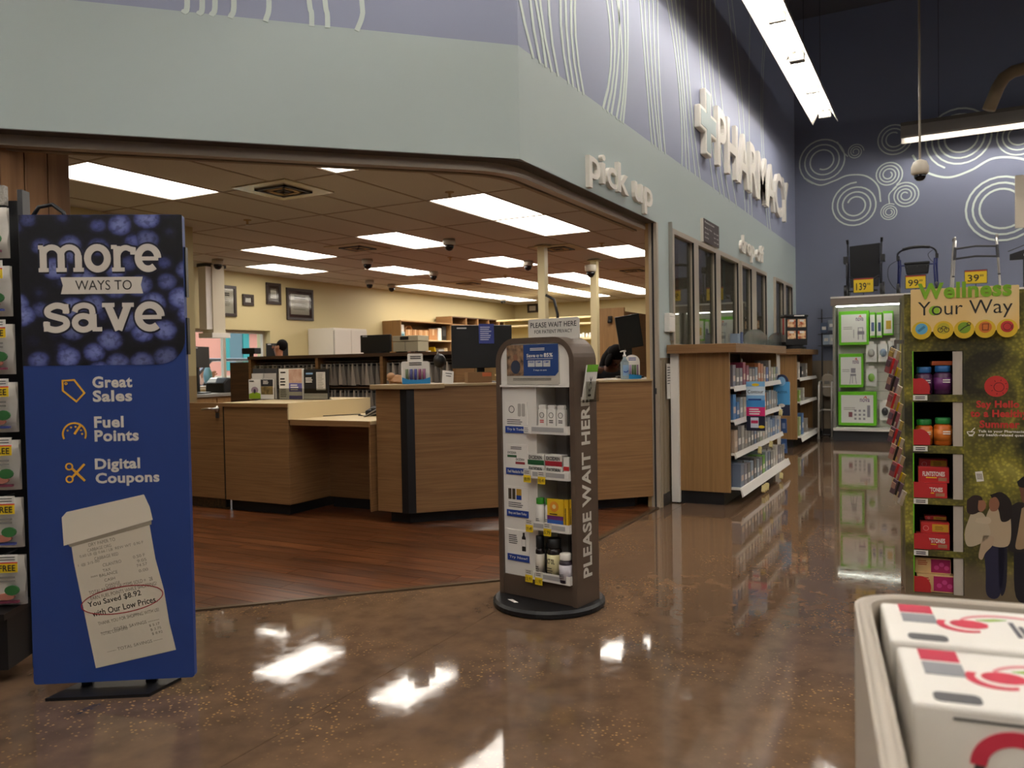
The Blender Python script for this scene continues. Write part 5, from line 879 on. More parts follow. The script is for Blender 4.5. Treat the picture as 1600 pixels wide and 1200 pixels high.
t, w, h = blade('blue, white and pink strip sign on the shelves of the drop off counter', 7.2, 1.37, 1.53, .6, 1.03, ((0, .3, '#171a33'), (.3, .48, '#d81f6c'), (.48, .62, '#3f8fd0'), (.62, .72, '#7fb4e0'), (.72, .9, '#cfe0ee'), (.9, 1, '#7fb8e4')))
text(t, 'Contour', m_ink, -w*.85, w*.85, h*.76, h*.83, -.002, .01); MB().prism(arc(0, h*.935, w*.4, 0, 360, 14, h*.03)[:-1], -.002, -.0012, 'xz').build('yellow_oval', m_yel, t); MB().prism(arc(w*.6, h*.08, w*.35, 0, 360, 14, h*.03)[:-1], -.002, -.0012, 'xz').build('yellow_oval', m_yel, t); B('box_print', mat('#cfd6e4', .5), t, -w*.55, w*.3, -.002, -.0012, h*.06, h*.27); B('box_band', mat('#c42a5a', .5), t, -w*.5, w*.25, -.0028, -.002, h*.15, h*.21); lines(t, m_paper, -w*.7, w*.7, h*.32, h*.46, 3, -.002); B('dark_print', mat('#23418f', .5), t, -w*.8, w*.6, -.002, -.0012, h*.62, h*.65)
t, w, h = blade('sky blue round-topped tag sign hanging at the far end of the drop off shelves', 8.92, 1.44, 1.61, .62, .98, ((0, .32, '#17223f'), (.32, 1, '#4f9fd8')))
MB().prism(arc(0, h, w*.85, 0, 180, 12, .08), 0, .008, 'xz').build('round_top', mat('#1c2c55', .5), t); MB().prism(arc(0, h+.005, w*.5, 0, 360, 12, .05)[:-1], -.002, 0, 'xz').build('bottle_print', mat('#8fc0e8', .5), t); MB().prism(arc(0, h*.3, w*.4, 0, 360, 14, h*.055)[:-1], -.002, -.0012, 'xz').build('white_dot', m_paper, t); text(t, 'FASTER', mat('#2b5f8f', .5), -w*.7, w*.7, h*.66, h*.73, -.002); lines(t, m_paper, -w*.3, w*.3, .02, h*.2, 4, -.002)
for k, (z, lb) in enumerate(((.42, 'upper'), (.2, 'lower'))):
    t = thing('blue_packet', f'{lb} small blue packet hanging at the far end of the drop off shelves', 'packet', (9.07, 1.53, z), -90); MB().obox((0, 0, .08), (.06, .01, .16), (R(12), 0, 0)).build('pouch', mat('#4a6fae', .4), t); MB().obox((0, -.008, .08), (.03, .003, .06), (R(12), 0, 0)).build('label_panel', mat('#9fb6dc', .5), t)
# second unit with its topper
U2 = unit('dropoff_counter', 'second wood counter nearer the back wall with a picture display on it', 11.6, 13.25, 1.78, (11.52, 13.3, 1.72), (.95, .62), 1.7)
for k, (x, z, h, c) in enumerate(((11.8, .955, .22, '#b9b4aa'), (12.1, .955, .16, '#2a2a30'), (12.5, .955, .2, '#8f8a84'), (11.85, .625, .16, '#8aa84e'), (12.2, .625, .18, '#b7b2a8'), (11.85, .147, .26, '#a9b884'), (12.1, .147, .3, '#5f82b4'), (12.5, .147, .2, '#b7b2a8'), (11.9, 1.12+.04, .08, '#cfcac0'))[:8]):
    b = thing('retail_package', f'package on the second counter, {ORD[k]} counting from its top shelf', 'package', (x, 1.78, z), 0, 'packages on the second counter'); B('package', mat(c, .4), b, -.07, .07, 0, .1, 0, h); B('front_label', m_paper, b, -.05, .05, -.001, 0, h*.3, h*.55)
t = thing('picture_spinner', 'black countertop spinner with four lit food pictures on the second counter', 'display', (11.8, 1.84, 1.361), -62)
MB().lathe([(.16, 0), (.16, .02), (.12, .03), (.12, .05)], 20).build('turntable', m_black, t); B('body', m_black, t, -.15, .15, -.1, .1, .05, .44, .01); MB().prism(rrect(-.17, .17, -.12, .12, .05), .44, .475, 'xy').build('cap', m_black, t, bevel=.01); B('side_panel', mat('#c0b6ae', .4), t, -.152, -.15, -.09, .09, .1, .43)
B('side_stripe', m_red, t, -.1535, -.152, -.04, .03, .2, .43); B('badge', m_paper, t, -.04, .1, -.122, -.12, .45, .465)
for x in (-.07, .07):
    for z in (.14, .3): q = B('picture', grain('food_photo', '#b04a24', '#f0d0a0', ns=22, detail=2, lo=.35, hi=.6), t, x-.055, x+.055, -.103, -.1, z, z+.11); B('caption', m_paper, q, x-.03, x+.03, -.105, -.103, z+.075, z+.105)
t = thing('wire_rack', 'wire rack of hanging packs behind the second counter', 'rack', (13.49, 1.60, 0), -90)
for x in (-.1, .1): MB().cyl((x, .1, 0), (x, .1, 2.0), .01, 8).build('upright', m_dgrey, t)
for z in (1.42, 1.6, 1.85): MB().path([(-.14, .1, z), (-.14, -.06, z), (.12, -.06, z), (.12, .1, z)], .005, 6).build('wire_shelf', m_black, t)
MB().path([(-.12, .1, .012), (.12, .1, .012)], .012, 8).build('foot_bar', m_dgrey, t); MB().path([(0, -.04, .012), (0, .1, .012)], .012, 8).build('foot_bar', m_dgrey, t)
for k, (x, z, c) in enumerate(((-.05, 1.62, '#4f5f7a'), (.06, 1.66, '#8f9aa6'), (-.02, 1.44, '#9fb0c4'), (.08, 1.44, '#c7ccd0'))):
    b = thing('hanging_pack', f'{("dark blue", "grey", "pale blue", "white")[k]} pack on the wire rack behind the second counter', 'package', (13.49, 1.60-x, z), -90); B('pouch', mat(c, .4), b, -.05, .05, -.05, -.01, 0, .16); B('label_panel', m_paper, b, -.03, .03, -.052, -.05, .05, .1)
# white folding walker by the back wall
m_wt = mat('#d6d2ca', .3, .2)
t = thing('walker', 'white folding walker standing by the second counter at the back wall', 'walker', (13.15, 1.585, 0), -90)
for s_ in (-1, 1):
    MB().path([(s_*.095, -.2, 0), (s_*.09, -.16, .8), (s_*.09, -.1, .86), (s_*.09, .12, .86), (s_*.095, .2, .8), (s_*.1, .25, 0)], .014, 8).build('side_frame', m_wt, t, smooth=True); MB().cyl((s_*.09, -.17, .42), (s_*.095, .22, .42), .012, 8).build('side_brace', m_wt, t); MB().cyl((s_*.09, -.08, .862), (s_*.09, .1, .862), .02, 10).build('hand_grip', m_grey, t)
    MB().lathe([(.02, 0), (.02, .04)], 10, (s_*.095, -.2, -.001)).build('rubber_foot', m_grey, t); MB().cyl((s_*.1+.012, .25, .05), (s_*.1-.012, .25, .05), .05, 14).build('wheel', m_dgrey, t)
for z in (.78, .42): MB().cyl((-.09, .2, z), (.09, .2, z), .012, 8).build('cross_brace', m_wt, t)
t = thing('shower_seat', 'cream moulded seat hanging behind the white walker', 'seat', (13.415, 1.6, .62), -90); MB().prism(rrect(-.09, .09, 0, .36, .08), 0, .04, 'xz').build('shell', mat('#b9ad98', .5), t, bevel=.02); B('badge', m_grey, t, -.05, .03, -.002, 0, .2, .25); MB().path([(0, .04, .34), (0, .1, .4), (0, .17, .4)], .006, 6).build('hook', m_grey, t)
# privacy screens at the drop off windows
m_smoke = mat('#6f7470', .25, name='smoked_acrylic', alpha=.72)
for xa, xb, lb in ((9.45, 10.85, 'nearer'), (10.9, 12.7, 'farther')):
    t = thing('privacy_screen', f'{lb} smoked privacy screen with rounded top below the drop off lettering', 'screen', ((xa+xb)/2, 2.02, 1.363)); w = (xb-xa)/2
    MB().prism([(w, 0), (w, .11)]+[(w*math.cos(R(a_)), .11+.12*math.sin(R(a_))) for a_ in range(10, 180, 10)]+[(-w, .11), (-w, 0)], 0, .01, 'xz').build('pane', m_smoke, t)
    for s_ in (-1, 1): B('bracket', m_alum, t, s_*w*.8-.03, s_*w*.8+.03, .01, .04, .03, .07)
t = thing('blue_grey_box', 'small blue grey leaflet box on the drop off counter top', 'box', (8.75, 1.95, 1.361), 0); B('box', mat('#74879c', .5), t, -.1, .12, -.03, .05, 0, .14); B('front_leaflet', mat('#3c4f7a', .5), t, .03, .12, -.04, -.03, .01, .16)
# small things on the pier
t = thing('wall_box', 'small white intercom box on the blue pier beside the first window', 'box', (6.72, WY, 1.47)); B('case', m_white, t, -.07, .08, -.05, 0, 0, .16, .006); B('seam', m_grey, t, -.07, .08, -.0505, -.05, .13, .133)
t = thing('paper_notice', 'white paper notice taped on the beige lower part of the pier', 'paper', (6.72, WY, .9)); B('sheet', m_paper, t, -.07, .06, -.017, -.0155, 0, .3); lines(t, m_ink, -.055, .045, .12, .28, 7, -.018, fill=.3)
tag(B('window_strip', m_grey, None, 6.80, 6.825, WY-.03, WY-.001, 1.4, 2.42), 'thin grey metal strip up the edge of the first window', 'metal strip')
t = thing('hours_plaque', 'dark brown plaque with pharmacy hours above the first window', 'sign', (8.15, WY-.0, 2.385)); B('board', mat('#4a3f3c', .5), t, -.3, .3, -.035, -.03, 0, .225); B('mount', mat('#cfc9bd', .4), t, -.302, .302, -.03, 0, -.002, .227)
text(t, 'Pharmacy Hours', m_paper, -.27, .1, .18, .205, -.036, .01)
for k, (d_, q_) in enumerate((('Monday - Friday', '9am - 9pm'), ('Saturday', '9am - 6pm'), ('Sunday', '10am - 6pm'))): text(t, d_, m_paper, -.27, .0 if k == 0 else -.12, .125-k*.045, .145-k*.045, -.036, .005); text(t, q_, m_paper, .08, .27, .115-k*.045, .135-k*.045, -.036, .005)
# ================================================================== BACK WALL GONDOLAS AND MOBILITY AIDS
def gondola(label, y0, y1):
    t = thing('gondola_shelf', label, 'shelf', (12.75, (y0+y1)/2, 0), -90); w = (y1-y0)/2
    B('base', m_dgrey, t, -w, w, .05, .82, 0, .15); B('base_deck', m_white, t, -w, w, 0, .82, .15, .19); B('back_board', mat('#d9d6cc', .5), t, -w, w, .4, .43, .19, 1.98)
    for s_ in (-1, 1): B('upright', m_grey, t, s_*w-(.03 if s_ > 0 else 0), s_*w+(.03 if s_ < 0 else 0), .04, .43, .19, 2.0)
    B('canopy_front', mat('#7a6f64', .5), t, -w-.02, w+.02, -.02, .0, 1.99, 2.1); B('canopy_top', m_white, t, -w-.02, w+.02, -.03, .82, 2.1, 2.125); MB().cyl((-w+.05, .04, 1.985), (w-.05, .04, 1.985), .012, 8).build('lamp_tube', mat('#f4f7e8', .5, emit=6, name='gondola_tube'), t)
    for k in range(12): B('peg_slot', m_grey, t, -w+.05, w-.05, .396, .4, .3+k*.14, .304+k*.14)
    return t
gondola('lit gondola of green boxes against the spiral wall', .5, 1.45); gondola('gondola mostly hidden behind the cardboard display', -1.75, .46)
m_lime = mat('#6cc41e', .45); m_pk = mat('#dfe0da', .45)
def gbox(label, x0, x1, z0, z1, kind=0, y=.2, d=.14):
    t = thing('product_box', label, 'box', (12.75+y, .98-(x0+x1)/2, z0), -90, 'boxes on the lit gondola'); w, h = (x1-x0)/2, z1-z0
    B('carton', m_lime, t, -w, w, 0, d, 0, h, .004); B('white_print', m_pk, t, -w*.84, w*.84, -.0015, 0, h*.08, h*.9)
    if kind:
        text(t, 'nova', mat('#6b4a78', .5), w*.15, w*.65, h*.7, h*.8, -.0025, .01); lines(t, m_grey, -w*.7, -w*.1, h*.45, h*.55, 2, -.0025, fill=.3); MB().ribbon([(w*.35, h*.82), (w*.45, h*.86), (w*.5, h*.8)], .012, -.0025, -.0015).build('bird_mark', m_red, t)
        g = MB()
        if kind == 1: g.ribbon([(.0, h*.2), (.0, h*.45)], .008, -.0025, -.0015).ribbon([(w*.3, h*.15), (w*.3, h*.5), (w*.6, h*.5), (w*.6, h*.15)], .01, -.0025, -.0015).ribbon([(w*.25, h*.35), (w*.7, h*.35)], .05, -.0025, -.0015)
        elif kind == 2: g.ribbon([(-w*.1, h*.1), (0, h*.35)], .008, -.0025, -.0015).ribbon([(w*.45, h*.1), (w*.35, h*.35)], .008, -.0025, -.0015).ribbon([(w*.12, h*.12), (w*.14, h*.35)], .008, -.0025, -.0015).ribbon([(-w*.05, h*.37), (w*.42, h*.37)], .03, -.0025, -.0015).ribbon([(w*.0, h*.5), (w*.38, h*.5)], .07, -.0025, -.0015)
        else:
            for i in range(3):
                for j in range(3): g.ribbon([(-w*.15+i*.06, h*(.2+.12*j)), (-w*.15+i*.06+.03, h*(.2+.12*j))], .03, -.0025, -.0015)
            g.ribbon([(w*.6, h*.25), (w*.6, h*.6)], .04, -.0025, -.0015); B('red_print', mat('#7d4a52', .5), t, -w*.45, -w*.25, -.0025, -.0015, h*.25, h*.4)
        g.build('product_drawing', mat('#8c8a92', .5), t)
    else: B('coloured_print', mat('#c8a83a', .5) if w > .05 else mat('#4a5f86', .5), t, -w*.4, w*.6, -.0025, -.0015, h*.25, h*.6)
    return t
gbox('large upper green box with a commode drawing on the lit gondola', -.401, .01, 1.415, 1.916, 1); gbox('middle green box with a bath chair drawing on the lit gondola', -.406, -.071, .784, 1.285, 2); gbox('wide lowest green box with rows of small pictures on the lit gondola', -.419, .105, .217, .718, 3)
gbox('narrow green box, left of the two slim ones on the upper gondola', .022, .096, 1.514, 1.887); gbox('narrow green box, right of the two slim ones on the upper gondola', .112, .186, 1.511, 1.883); gbox('green box with a yellow picture at the right of the upper gondola', .199, .335, 1.543, 1.897)
for k, (x, z, c, lb) in enumerate(((.04, 1.16, '#a9a8a2', 'shower head in clear packaging'), (.2, 1.16, '#8fa0b4', 'blue and white bottle in clear packaging'), (.04, .8, '#7fae4a', 'green topped hanging pack'), (.33, 1.2, '#2a2a2c', 'small black coiled strap pack'), (.22, .3, '#3a3a3c', 'small round black part'))):
    t = thing('hanging_pack', f'{lb} hanging on the lit gondola', 'package', (12.95, .98-x, z), -90, 'hanging packs on the lit gondola'); B('back_card', m_pk, t, -.07, .07, .02, .024, 0, .26); MB().ball((0, 0, .13), (.045, .03, .06)).build('product', mat(c, .4), t, smooth=True); B('header', m_white, t, -.035, .035, .016, .03, .26, .3); MB().cyl((0, .03, .28), (0, .2, .28), .004, 6).build('peg', m_steel, t)
def price(label, y, z, s, dz=0, w=.13, h=.1):
    t = thing('price_sign', label, 'price sign', (12.72, y, z), -90, 'yellow price signs on top of the gondola'); B('stem', m_dgrey, t, -.006, .006, .0, .012, 2.13-z, 0) if z > 2.13 else None
    B('frame', m_dgrey, t, -w-.008, w+.008, -.004, .006, -.008, h*2+.008); B('card', m_yel, t, -w, w, -.006, -.004, 0, h*2); B('red_band', mat('#b0342c', .5), t, -w, w, -.0075, -.006, h*1.82, h*2); text(t, s, m_ink, -w*.75, w*.3, h*.3, h*1.35, -.0075, .01); text(t, '99', m_ink, w*.36, w*.7, h*.95, h*1.3, -.0075, .01); return t
price('yellow price sign reading 139.99 in front of the wheelchair', 1.02, 2.17, '139'); price('yellow price sign reading 99.99 under the rollator seat', .345, 2.19, '99', w=.125, h=.088); price('yellow price sign reading 39.99 between the walker legs', -.39, 2.21, '39', w=.13, h=.088)
# folded transport wheelchair
m_ch = mat('#2f3036', .35, .4)
t = thing('wheelchair', 'black folded transport wheelchair standing on the gondola', 'wheelchair', (13.05, 1.03, 2.126), -90)
MB().prism([(-.2, .27), (.2, .27), (.215, .78), (-.205, .76)], -.015, .01, 'xz').build('back_sling', mat('#15151a', .7), t, bevel=.01); MB().prism([(-.19, .14), (.19, .14), (.2, .27), (-.2, .27)], -.05, -.03, 'xz').build('seat_sling', mat('#2b2b30', .6), t, bevel=.008)
for s_ in (-1, 1):
    MB().path([(s_*.225, .0, .1), (s_*.225, .0, .6), (s_*.23, .02, .8), (s_*.23, .1, .84)], .014, 8).build('side_tube', m_ch, t, smooth=True); MB().cyl((s_*.23, .02, .8), (s_*.235, .0, .86), .018, 8).build('push_handle', m_black, t)
    MB().box(s_*.25-.03, s_*.25+.03, -.12, .02, .5, .6).build('arm_pad', m_black, t); MB().path([(s_*.225, -.18, .1), (s_*.225, -.2, .45), (s_*.24, -.1, .5)], .012, 8).build('front_tube', m_ch, t, smooth=True)
    MB().path([(s_*.2, -.05, .3), (s_*-.15, -.03, .08)], .011, 8).build('cross_brace', m_ch, t)
    for yy, rr in ((-.2, .085), (.12, .11)): MB().cyl((s_*.24-.02, yy, rr), (s_*.24+.02, yy, rr), rr, 18).build('wheel', m_black, t); MB().cyl((s_*.24-.022, yy, rr), (s_*.24+.022, yy, rr), rr*.5, 14).build('hub', m_grey, t)
    MB().box(s_*.14-.05, s_*.14+.05, -.3, -.2, .06, .075).build('foot_plate', m_black, t)
m_bl = mat('#27306a', .35, .3)
t = thing('rollator', 'blue framed rollator with black seat and curved backrest on the gondola', 'rollator', (13.05, .33, 2.126), -90)
MB().path(bez([(-.26, 0, .52), (-.25, 0, .6), (-.16, -.02, .655), (0, -.03, .675), (.15, -.02, .665), (.23, 0, .62), (.25, 0, .54)], 6), .013, 8).build('back_bar', m_ch, t, smooth=True); MB().path(bez([(-.19, -.02, .65), (-.08, -.03, .672), (.05, -.03, .675), (.16, -.02, .662)], 6), .022, 10).build('back_pad', m_black, t, smooth=True)
MB().box(-.17, .16, -.08, .14, .42, .46).build('seat', m_black, t, bevel=.015); MB().prism([(-.165, .42), (.155, .42), (.14, .29), (-.14, .28)], -.09, .08, 'xz').build('basket_bag', m_blackm, t, bevel=.015)
for x in (-.13, 0, .12): MB().ball((x, -.083, .39), .008, 8, 6).build('rivet', m_steel, t)
for s_ in (-1, 1):
    MB().path([(s_*.25, .0, .56), (s_*.245, .0, .4), (s_*.26, .12, .08)], .013, 8).build('rear_leg', m_bl, t, smooth=True); MB().path([(s_*.22, .0, .5), (s_*.215, -.05, .36), (s_*.23, -.18, .1)], .012, 8).build('front_leg', m_bl, t, smooth=True); MB().cyl((s_*.25, 0, .42), (s_*.15, 0, .42), .011, 8).build('seat_rail', m_bl, t)
    MB().box(s_*.25-.02, s_*.25+.02, -.06, .02, .5, .56).build('brake_lever', m_black, t)
    for yy in (-.19, .13): MB().cyl((s_*.245-.018, yy, .075), (s_*.245+.018, yy, .075), .075, 18).build('wheel', m_black, t); MB().cyl((s_*.245-.02, yy, .075), (s_*.245+.02, yy, .075), .03, 12).build('hub', m_grey, t)
    MB().path(bez([(s_*.26, -.02, .5), (s_*.37, -.02, .42), (s_*.38, 0, .25), (s_*.3, 0, .1), (s_*.26, .05, .1)] if s_ < 0 else [(.2, -.02, .62), (.14, -.03, .56), (.17, -.03, .48), (.23, -.02, .42)], 6), .004, 6).build('brake_cable', m_black, t)
m_al2 = mat('#c3c0ba', .3, .5)
t = thing('walker', 'aluminium folding walker with dark cross bars on top of the gondola', 'walker', (13.05, -.4, 2.126), -90)
for s_ in (-1, 1):
    MB().path([(s_*.285, -.12, .02), (s_*.255, -.08, .55), (s_*.245, -.06, .72)], .014, 8).build('front_leg', m_al2, t, smooth=True); MB().path([(s_*.31, .3, .02), (s_*.28, .28, .6), (s_*.27, .24, .72), (s_*.25, -.06, .76)], .013, 8).build('rear_leg', m_al2, t, smooth=True); MB().cyl((s_*.27, .2, .755), (s_*.255, .04, .765), .019, 10).build('hand_grip', m_grey, t); MB().cyl((s_*.262, -.09, .44), (s_*.252, -.07, .62), .019, 8).build('fold_joint', m_dgrey, t); MB().cyl((s_*.277, -.11, .2), (s_*.276, -.11, .22), .018, 8).build('adjust_button', m_dgrey, t)
    for yy, xx in ((-.12, .285), (.3, .31)): MB().lathe([(.02, 0), (.018, .05)], 10, (s_*xx, yy, 0)).build('rubber_foot', m_grey, t)
for z in (.6, .46): MB().path([(-.25, -.075, z), (0, -.085, z+.02), (.25, -.075, z)], .014, 8).build('cross_bar', m_dgrey, t)
t = thing('topper_sign', 'black curved sign with pale letters at the right edge on the gondola', 'sign', (12.8, -1.15, 2.5), -90); MB().prism([(-.36, 0), (.4, 0), (.4, .16), (0, .16), (-.2, .13), (-.36, .08)], 0, .03, 'xz').build('board', m_black, t); text(t, 'CU', m_paper, -.2, -.1, .03, .09, -.001, .02); MB().path([(-.38, .01, .12), (-.2, .01, .19), (.05, .01, .23), (.4, .01, .24)], .006, 6).build('top_wire', m_black, t)
for x in (-.2, .3): MB().cyl((x, .015, -.375), (x, .015, 0), .008, 6).build('leg', m_black, t)
# ================================================================== RAISED WALL LETTERS
def letters(label, s, m, X0, X1, z0, z1, bold, depth=.03, cat='lettering'):
    """each letter its own raised part on the front wall"""
    me, a_, b_, c_, d_ = txtmesh(s, bold, 0.); t = thing('wall_lettering', label, cat, ((X0+X1)/2, WY, z0)); nV = len(me.vertices); par = list(range(nV))
    def find(i):
        while par[i] != i: par[i] = par[par[i]]; i = par[i]
        return i
    for p_ in me.polygons:
        for v in p_.vertices[1:]: par[find(v)] = find(p_.vertices[0])
    isl = {}
    for p_ in me.polygons: isl.setdefault(find(p_.vertices[0]), []).append(tuple(p_.vertices))
    box = {r: (min(me.vertices[v].co.x for f in fs for v in f), max(me.vertices[v].co.x for f in fs for v in f)) for r, fs in isl.items()}; grp = []
    for r in sorted(isl, key=lambda r: box[r][0]):
        for g in grp:
            if box[r][0] < g[1]-.02 and box[r][1] <= g[1]+.05: g[2].extend(isl[r]); break
        else: grp.append([box[r][0], box[r][1], list(isl[r])])
    w, h = X1-X0, z1-z0
    for g in grp:
        ids = sorted({v for f in g[2] for v in f}); mp_ = {v: i for i, v in enumerate(ids)}
        vs = [((me.vertices[v].co.x-a_)/(b_-a_)*w-w/2, -depth, (me.vertices[v].co.y-c_)/(d_-c_)*h) for v in ids]; fs = [tuple(mp_[v] for v in f) for f in g[2]]; n = len(vs); ed = {}
        for f in fs:
            for i in range(len(f)): e = (f[i], f[(i+1) % len(f)]); k = tuple(sorted(e)); ed[k] = None if k in ed else e
        me2 = bpy.data.meshes.new('letter'); me2.from_pydata(vs+[(x, 0, z) for x, y, z in vs], [], fs+[tuple(i+n for i in reversed(f)) for f in fs]+[(e[1], e[0], e[0]+n, e[1]+n) for e in ed.values() if e]); link('letter', me2, m, t)
    return t
m_let = mat('#e3ded4', .5)
letters('raised cream lettering reading pick up over the opening', 'pick up', m_let, 4.98, 6.3, 2.385, 2.665, .016); letters('raised cream lettering reading drop off above the windows', 'drop off', m_let, 9.52, 10.87, 2.41, 2.69, .016)
letters('large raised cream lettering reading PHARMACY on the painted wall', 'PHARMACY', m_let, 8.42, 12.72, 3.24, 3.86, .014, .045)
t = thing('cross_emblem', 'raised cream medical cross with grey green face left of the large lettering', 'emblem', (7.98, WY, 3.555))
def cross(a_, b_, r=.02): return [(b_, -a_), (b_, a_), (a_, a_), (a_, b_), (-a_, b_), (-a_, a_), (-b_, a_), (-b_, -a_), (-a_, -a_), (-a_, -b_), (a_, -b_), (a_, -a_)]
MB().prism(cross(.11, .32), -.06, 0, 'xz').build('body', m_let, t, bevel=.012); MB().prism(cross(.075, .285), -.0625, -.06, 'xz').build('face_inset', mat('#a3b3b3', .5), t)
# ================================================================== CARDBOARD WELLNESS DISPLAY
def foliage(name='foliage_print'):
    m = mat('#3a3a16', .6, name=name); N, L, b = nodes(m); t = N.new('ShaderNodeTexCoord')
    n = N.new('ShaderNodeTexNoise'); n.inputs['Scale'].default_value = 4.2; n.inputs['Detail'].default_value = 3; n.inputs['Distortion'].default_value = .6
    n2 = N.new('ShaderNodeTexVoronoi'); n2.inputs['Scale'].default_value = 62; L.new(t.outputs['Object'], n.inputs['Vector']); L.new(t.outputs['Object'], n2.inputs['Vector'])
    r = ramp(N, [(.36, lin('#2e2912')), (.48, lin('#5f5a24')), (.6, lin('#8f8730')), (.74, lin('#c4b85a'))]); L.new(n.outputs[0], r.inputs[0])
    r2 = ramp(N, [(.1, (1.35, 1.3, 1.1, 1)), (.6, (.55, .55, .5, 1))]); L.new(n2.outputs['Distance'], r2.inputs[0]); mx = N.new('ShaderNodeMix'); mx.data_type = 'RGBA'; mx.blend_type = 'MULTIPLY'; mx.inputs[0].default_value = .8
    L.new(r.outputs[0], mx.inputs[6]); L.new(r2.outputs[0], mx.inputs[7])
    # a pale path printed along the bottom
    s = N.new('ShaderNodeSeparateXYZ'); L.new(t.outputs['Object'], s.inputs[0]); r3 = ramp(N, [(.0, (1, 1, 1, 1)), (.13, (.7, .7, .7, 1)), (.2, (0, 0, 0, 1))]); L.new(s.outputs[2], r3.inputs[0]); mx2 = N.new('ShaderNodeMix'); mx2.data_type = 'RGBA'; L.new(r3.outputs[0], mx2.inputs[0]); L.new(mx.outputs[2], mx2.inputs[6]); mx2.inputs[7].default_value = lin('#6f604a')
    L.new(mx2.outputs[2], b.inputs['Base Color']); return m
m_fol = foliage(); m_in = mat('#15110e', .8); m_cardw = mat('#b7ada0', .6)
W = thing('cardboard_display', 'cardboard wellness display printed with foliage and a family', 'display', (4.6, 0, 0), -84)
B('front_panel', m_fol, W, .086, .5, 0, .012, 0, 1.54); B('edge_panel', m_fol, W, -.178, -.142, 0, .012, 0, 1.54); B('side_panel', m_fol, W, -.178, -.17, .012, .36, 0, 1.54); B('side_panel', m_fol, W, .49, .5, .012, .36, 0, 1.54); B('back_panel', mat('#6b5236', .8), W, -.17, .49, .35, .36, 0, 1.54); B('top_panel', m_cardw, W, -.17, .49, .012, .35, 1.53, 1.54)
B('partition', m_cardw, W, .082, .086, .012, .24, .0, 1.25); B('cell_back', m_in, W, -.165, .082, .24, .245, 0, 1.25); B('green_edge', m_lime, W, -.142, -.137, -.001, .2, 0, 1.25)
CE = [(1.027, 1.247), (.768, .991), (.499, .73), (.235, .469), (.015, .205)]
B('ledge', m_fol, W, -.142, .086, 0, .012, 1.247, 1.54)
for k, (a_, b_) in enumerate(CE):
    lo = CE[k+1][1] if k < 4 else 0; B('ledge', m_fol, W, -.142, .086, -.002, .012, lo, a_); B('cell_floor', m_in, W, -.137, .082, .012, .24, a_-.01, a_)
    if k < 4: q = B('shelf_price', m_paper, W, -.14, -.075, -.004, -.002, a_-.028, a_-.002); lines(q, m_ink, -.13, -.085, a_-.024, a_-.006, 2, -.005, fill=.5)
    B('white_side', m_cardw, W, .04, .082, .004, .01, a_+.0, b_-.002)
    if k != 2 or True: MB().prism([(-.14, a_+.004), (-.06, a_+.004)]+arc(-.11, a_+.03, .048, -20, 110, 8, .055)+[(-.14, a_+.085)], -.003, -.0015, 'xz').build('red_tab', mat('#b92a2c', .5), W)
H = MB().prism(rrect(-.15, .322, 1.345, 1.56, .006), -.03, -.022, 'xz').build('header_card', grain('header_yellow', '#e2a51c', '#e0cfa0', (2, 1, 1), 1.4, .5, detail=1), W)
text(H, 'Wellness', mat('#78a81c', .5), -.118, .29, 1.508, 1.588, -.034, .035, .006); text(H, 'Your Way', m_ink, -.118, .294, 1.405, 1.495, -.031, -.004); MB().prism(arc(-.045, 1.45, .024, 0, 360, 18)[:-1], -.0306, -.03, 'xz').build('green_dot', mat('#8cb828', .5), H)
for k, (x, c) in enumerate(((-.102, '#5fa6c8'), (-.004, '#b8a82a'), (.087, '#7a9c2a'), (.178, '#cf7430'), (.271, '#c23a34'))):
    q = MB().prism(arc(x, 1.352, .045, 0, 360, 22)[:-1], -.031, -.022, 'xz').build('scallop', mat('#d8b42a', .5), H); MB().prism(arc(x, 1.36, .028, 0, 360, 18)[:-1], -.0318, -.031, 'xz').build('icon_disc', mat(c, .5), H); g = MB()
    if k == 0: g.ribbon([(x-.015, 1.348), (x+.015, 1.372)], .012, -.0326, -.0318)
    elif k == 1: g.ribbon(arc(x-.014, 1.352, .011, 0, 360, 12)[:-1], .003, -.0326, -.0318, True).ribbon(arc(x+.014, 1.352, .011, 0, 360, 12)[:-1], .003, -.0326, -.0318, True).ribbon([(x-.014, 1.352), (x-.004, 1.37), (x+.01, 1.368), (x+.014, 1.352)], .003, -.0326, -.0318)
    elif k == 2: g.ribbon([(x-.018, 1.346), (x+.0, 1.362), (x+.022, 1.374)], .004, -.0326, -.0318).ribbon(arc(x+.02, 1.378, .008, 0, 360, 10)[:-1], .003, -.0326, -.0318, True)
    elif k == 3: g.ribbon([(x-.012, 1.376), (x-.012, 1.346), (x+.012, 1.346), (x+.014, 1.376), (x-.012, 1.376)], .004, -.0326, -.0318)
    else: g.ribbon(arc(x, 1.36, .017, 0, 360, 14)[:-1], .003, -.0326, -.0318, True).ribbon([(x+.02, 1.345), (x+.022, 1.37)], .004, -.0326, -.0318)
    g.build('icon_mark', (mat('#3f7fa0', .5), m_ink, m_ink, mat('#7a3a1c', .5), mat('#6f1c22', .5))[k], H)
m_rd = mat('#c4352f', .5)
MB().prism(arc(.229, 1.068, .052, 0, 360, 24)[:-1], -.001, 0, 'xz').build('sun_disc', m_rd, W); g = MB().ribbon(arc(.24, 1.064, .022, 0, 360, 16)[:-1], .003, -.0018, -.001, True)
for a_ in range(30, 360, 45): g.ribbon([(.24+.03*math.cos(R(a_)), 1.064+.03*math.sin(R(a_))), (.24+.038*math.cos(R(a_)), 1.064+.038*math.sin(R(a_)))], .003, -.0018, -.001)
g.build('sun_lines', mat('#5a1416', .5), W)
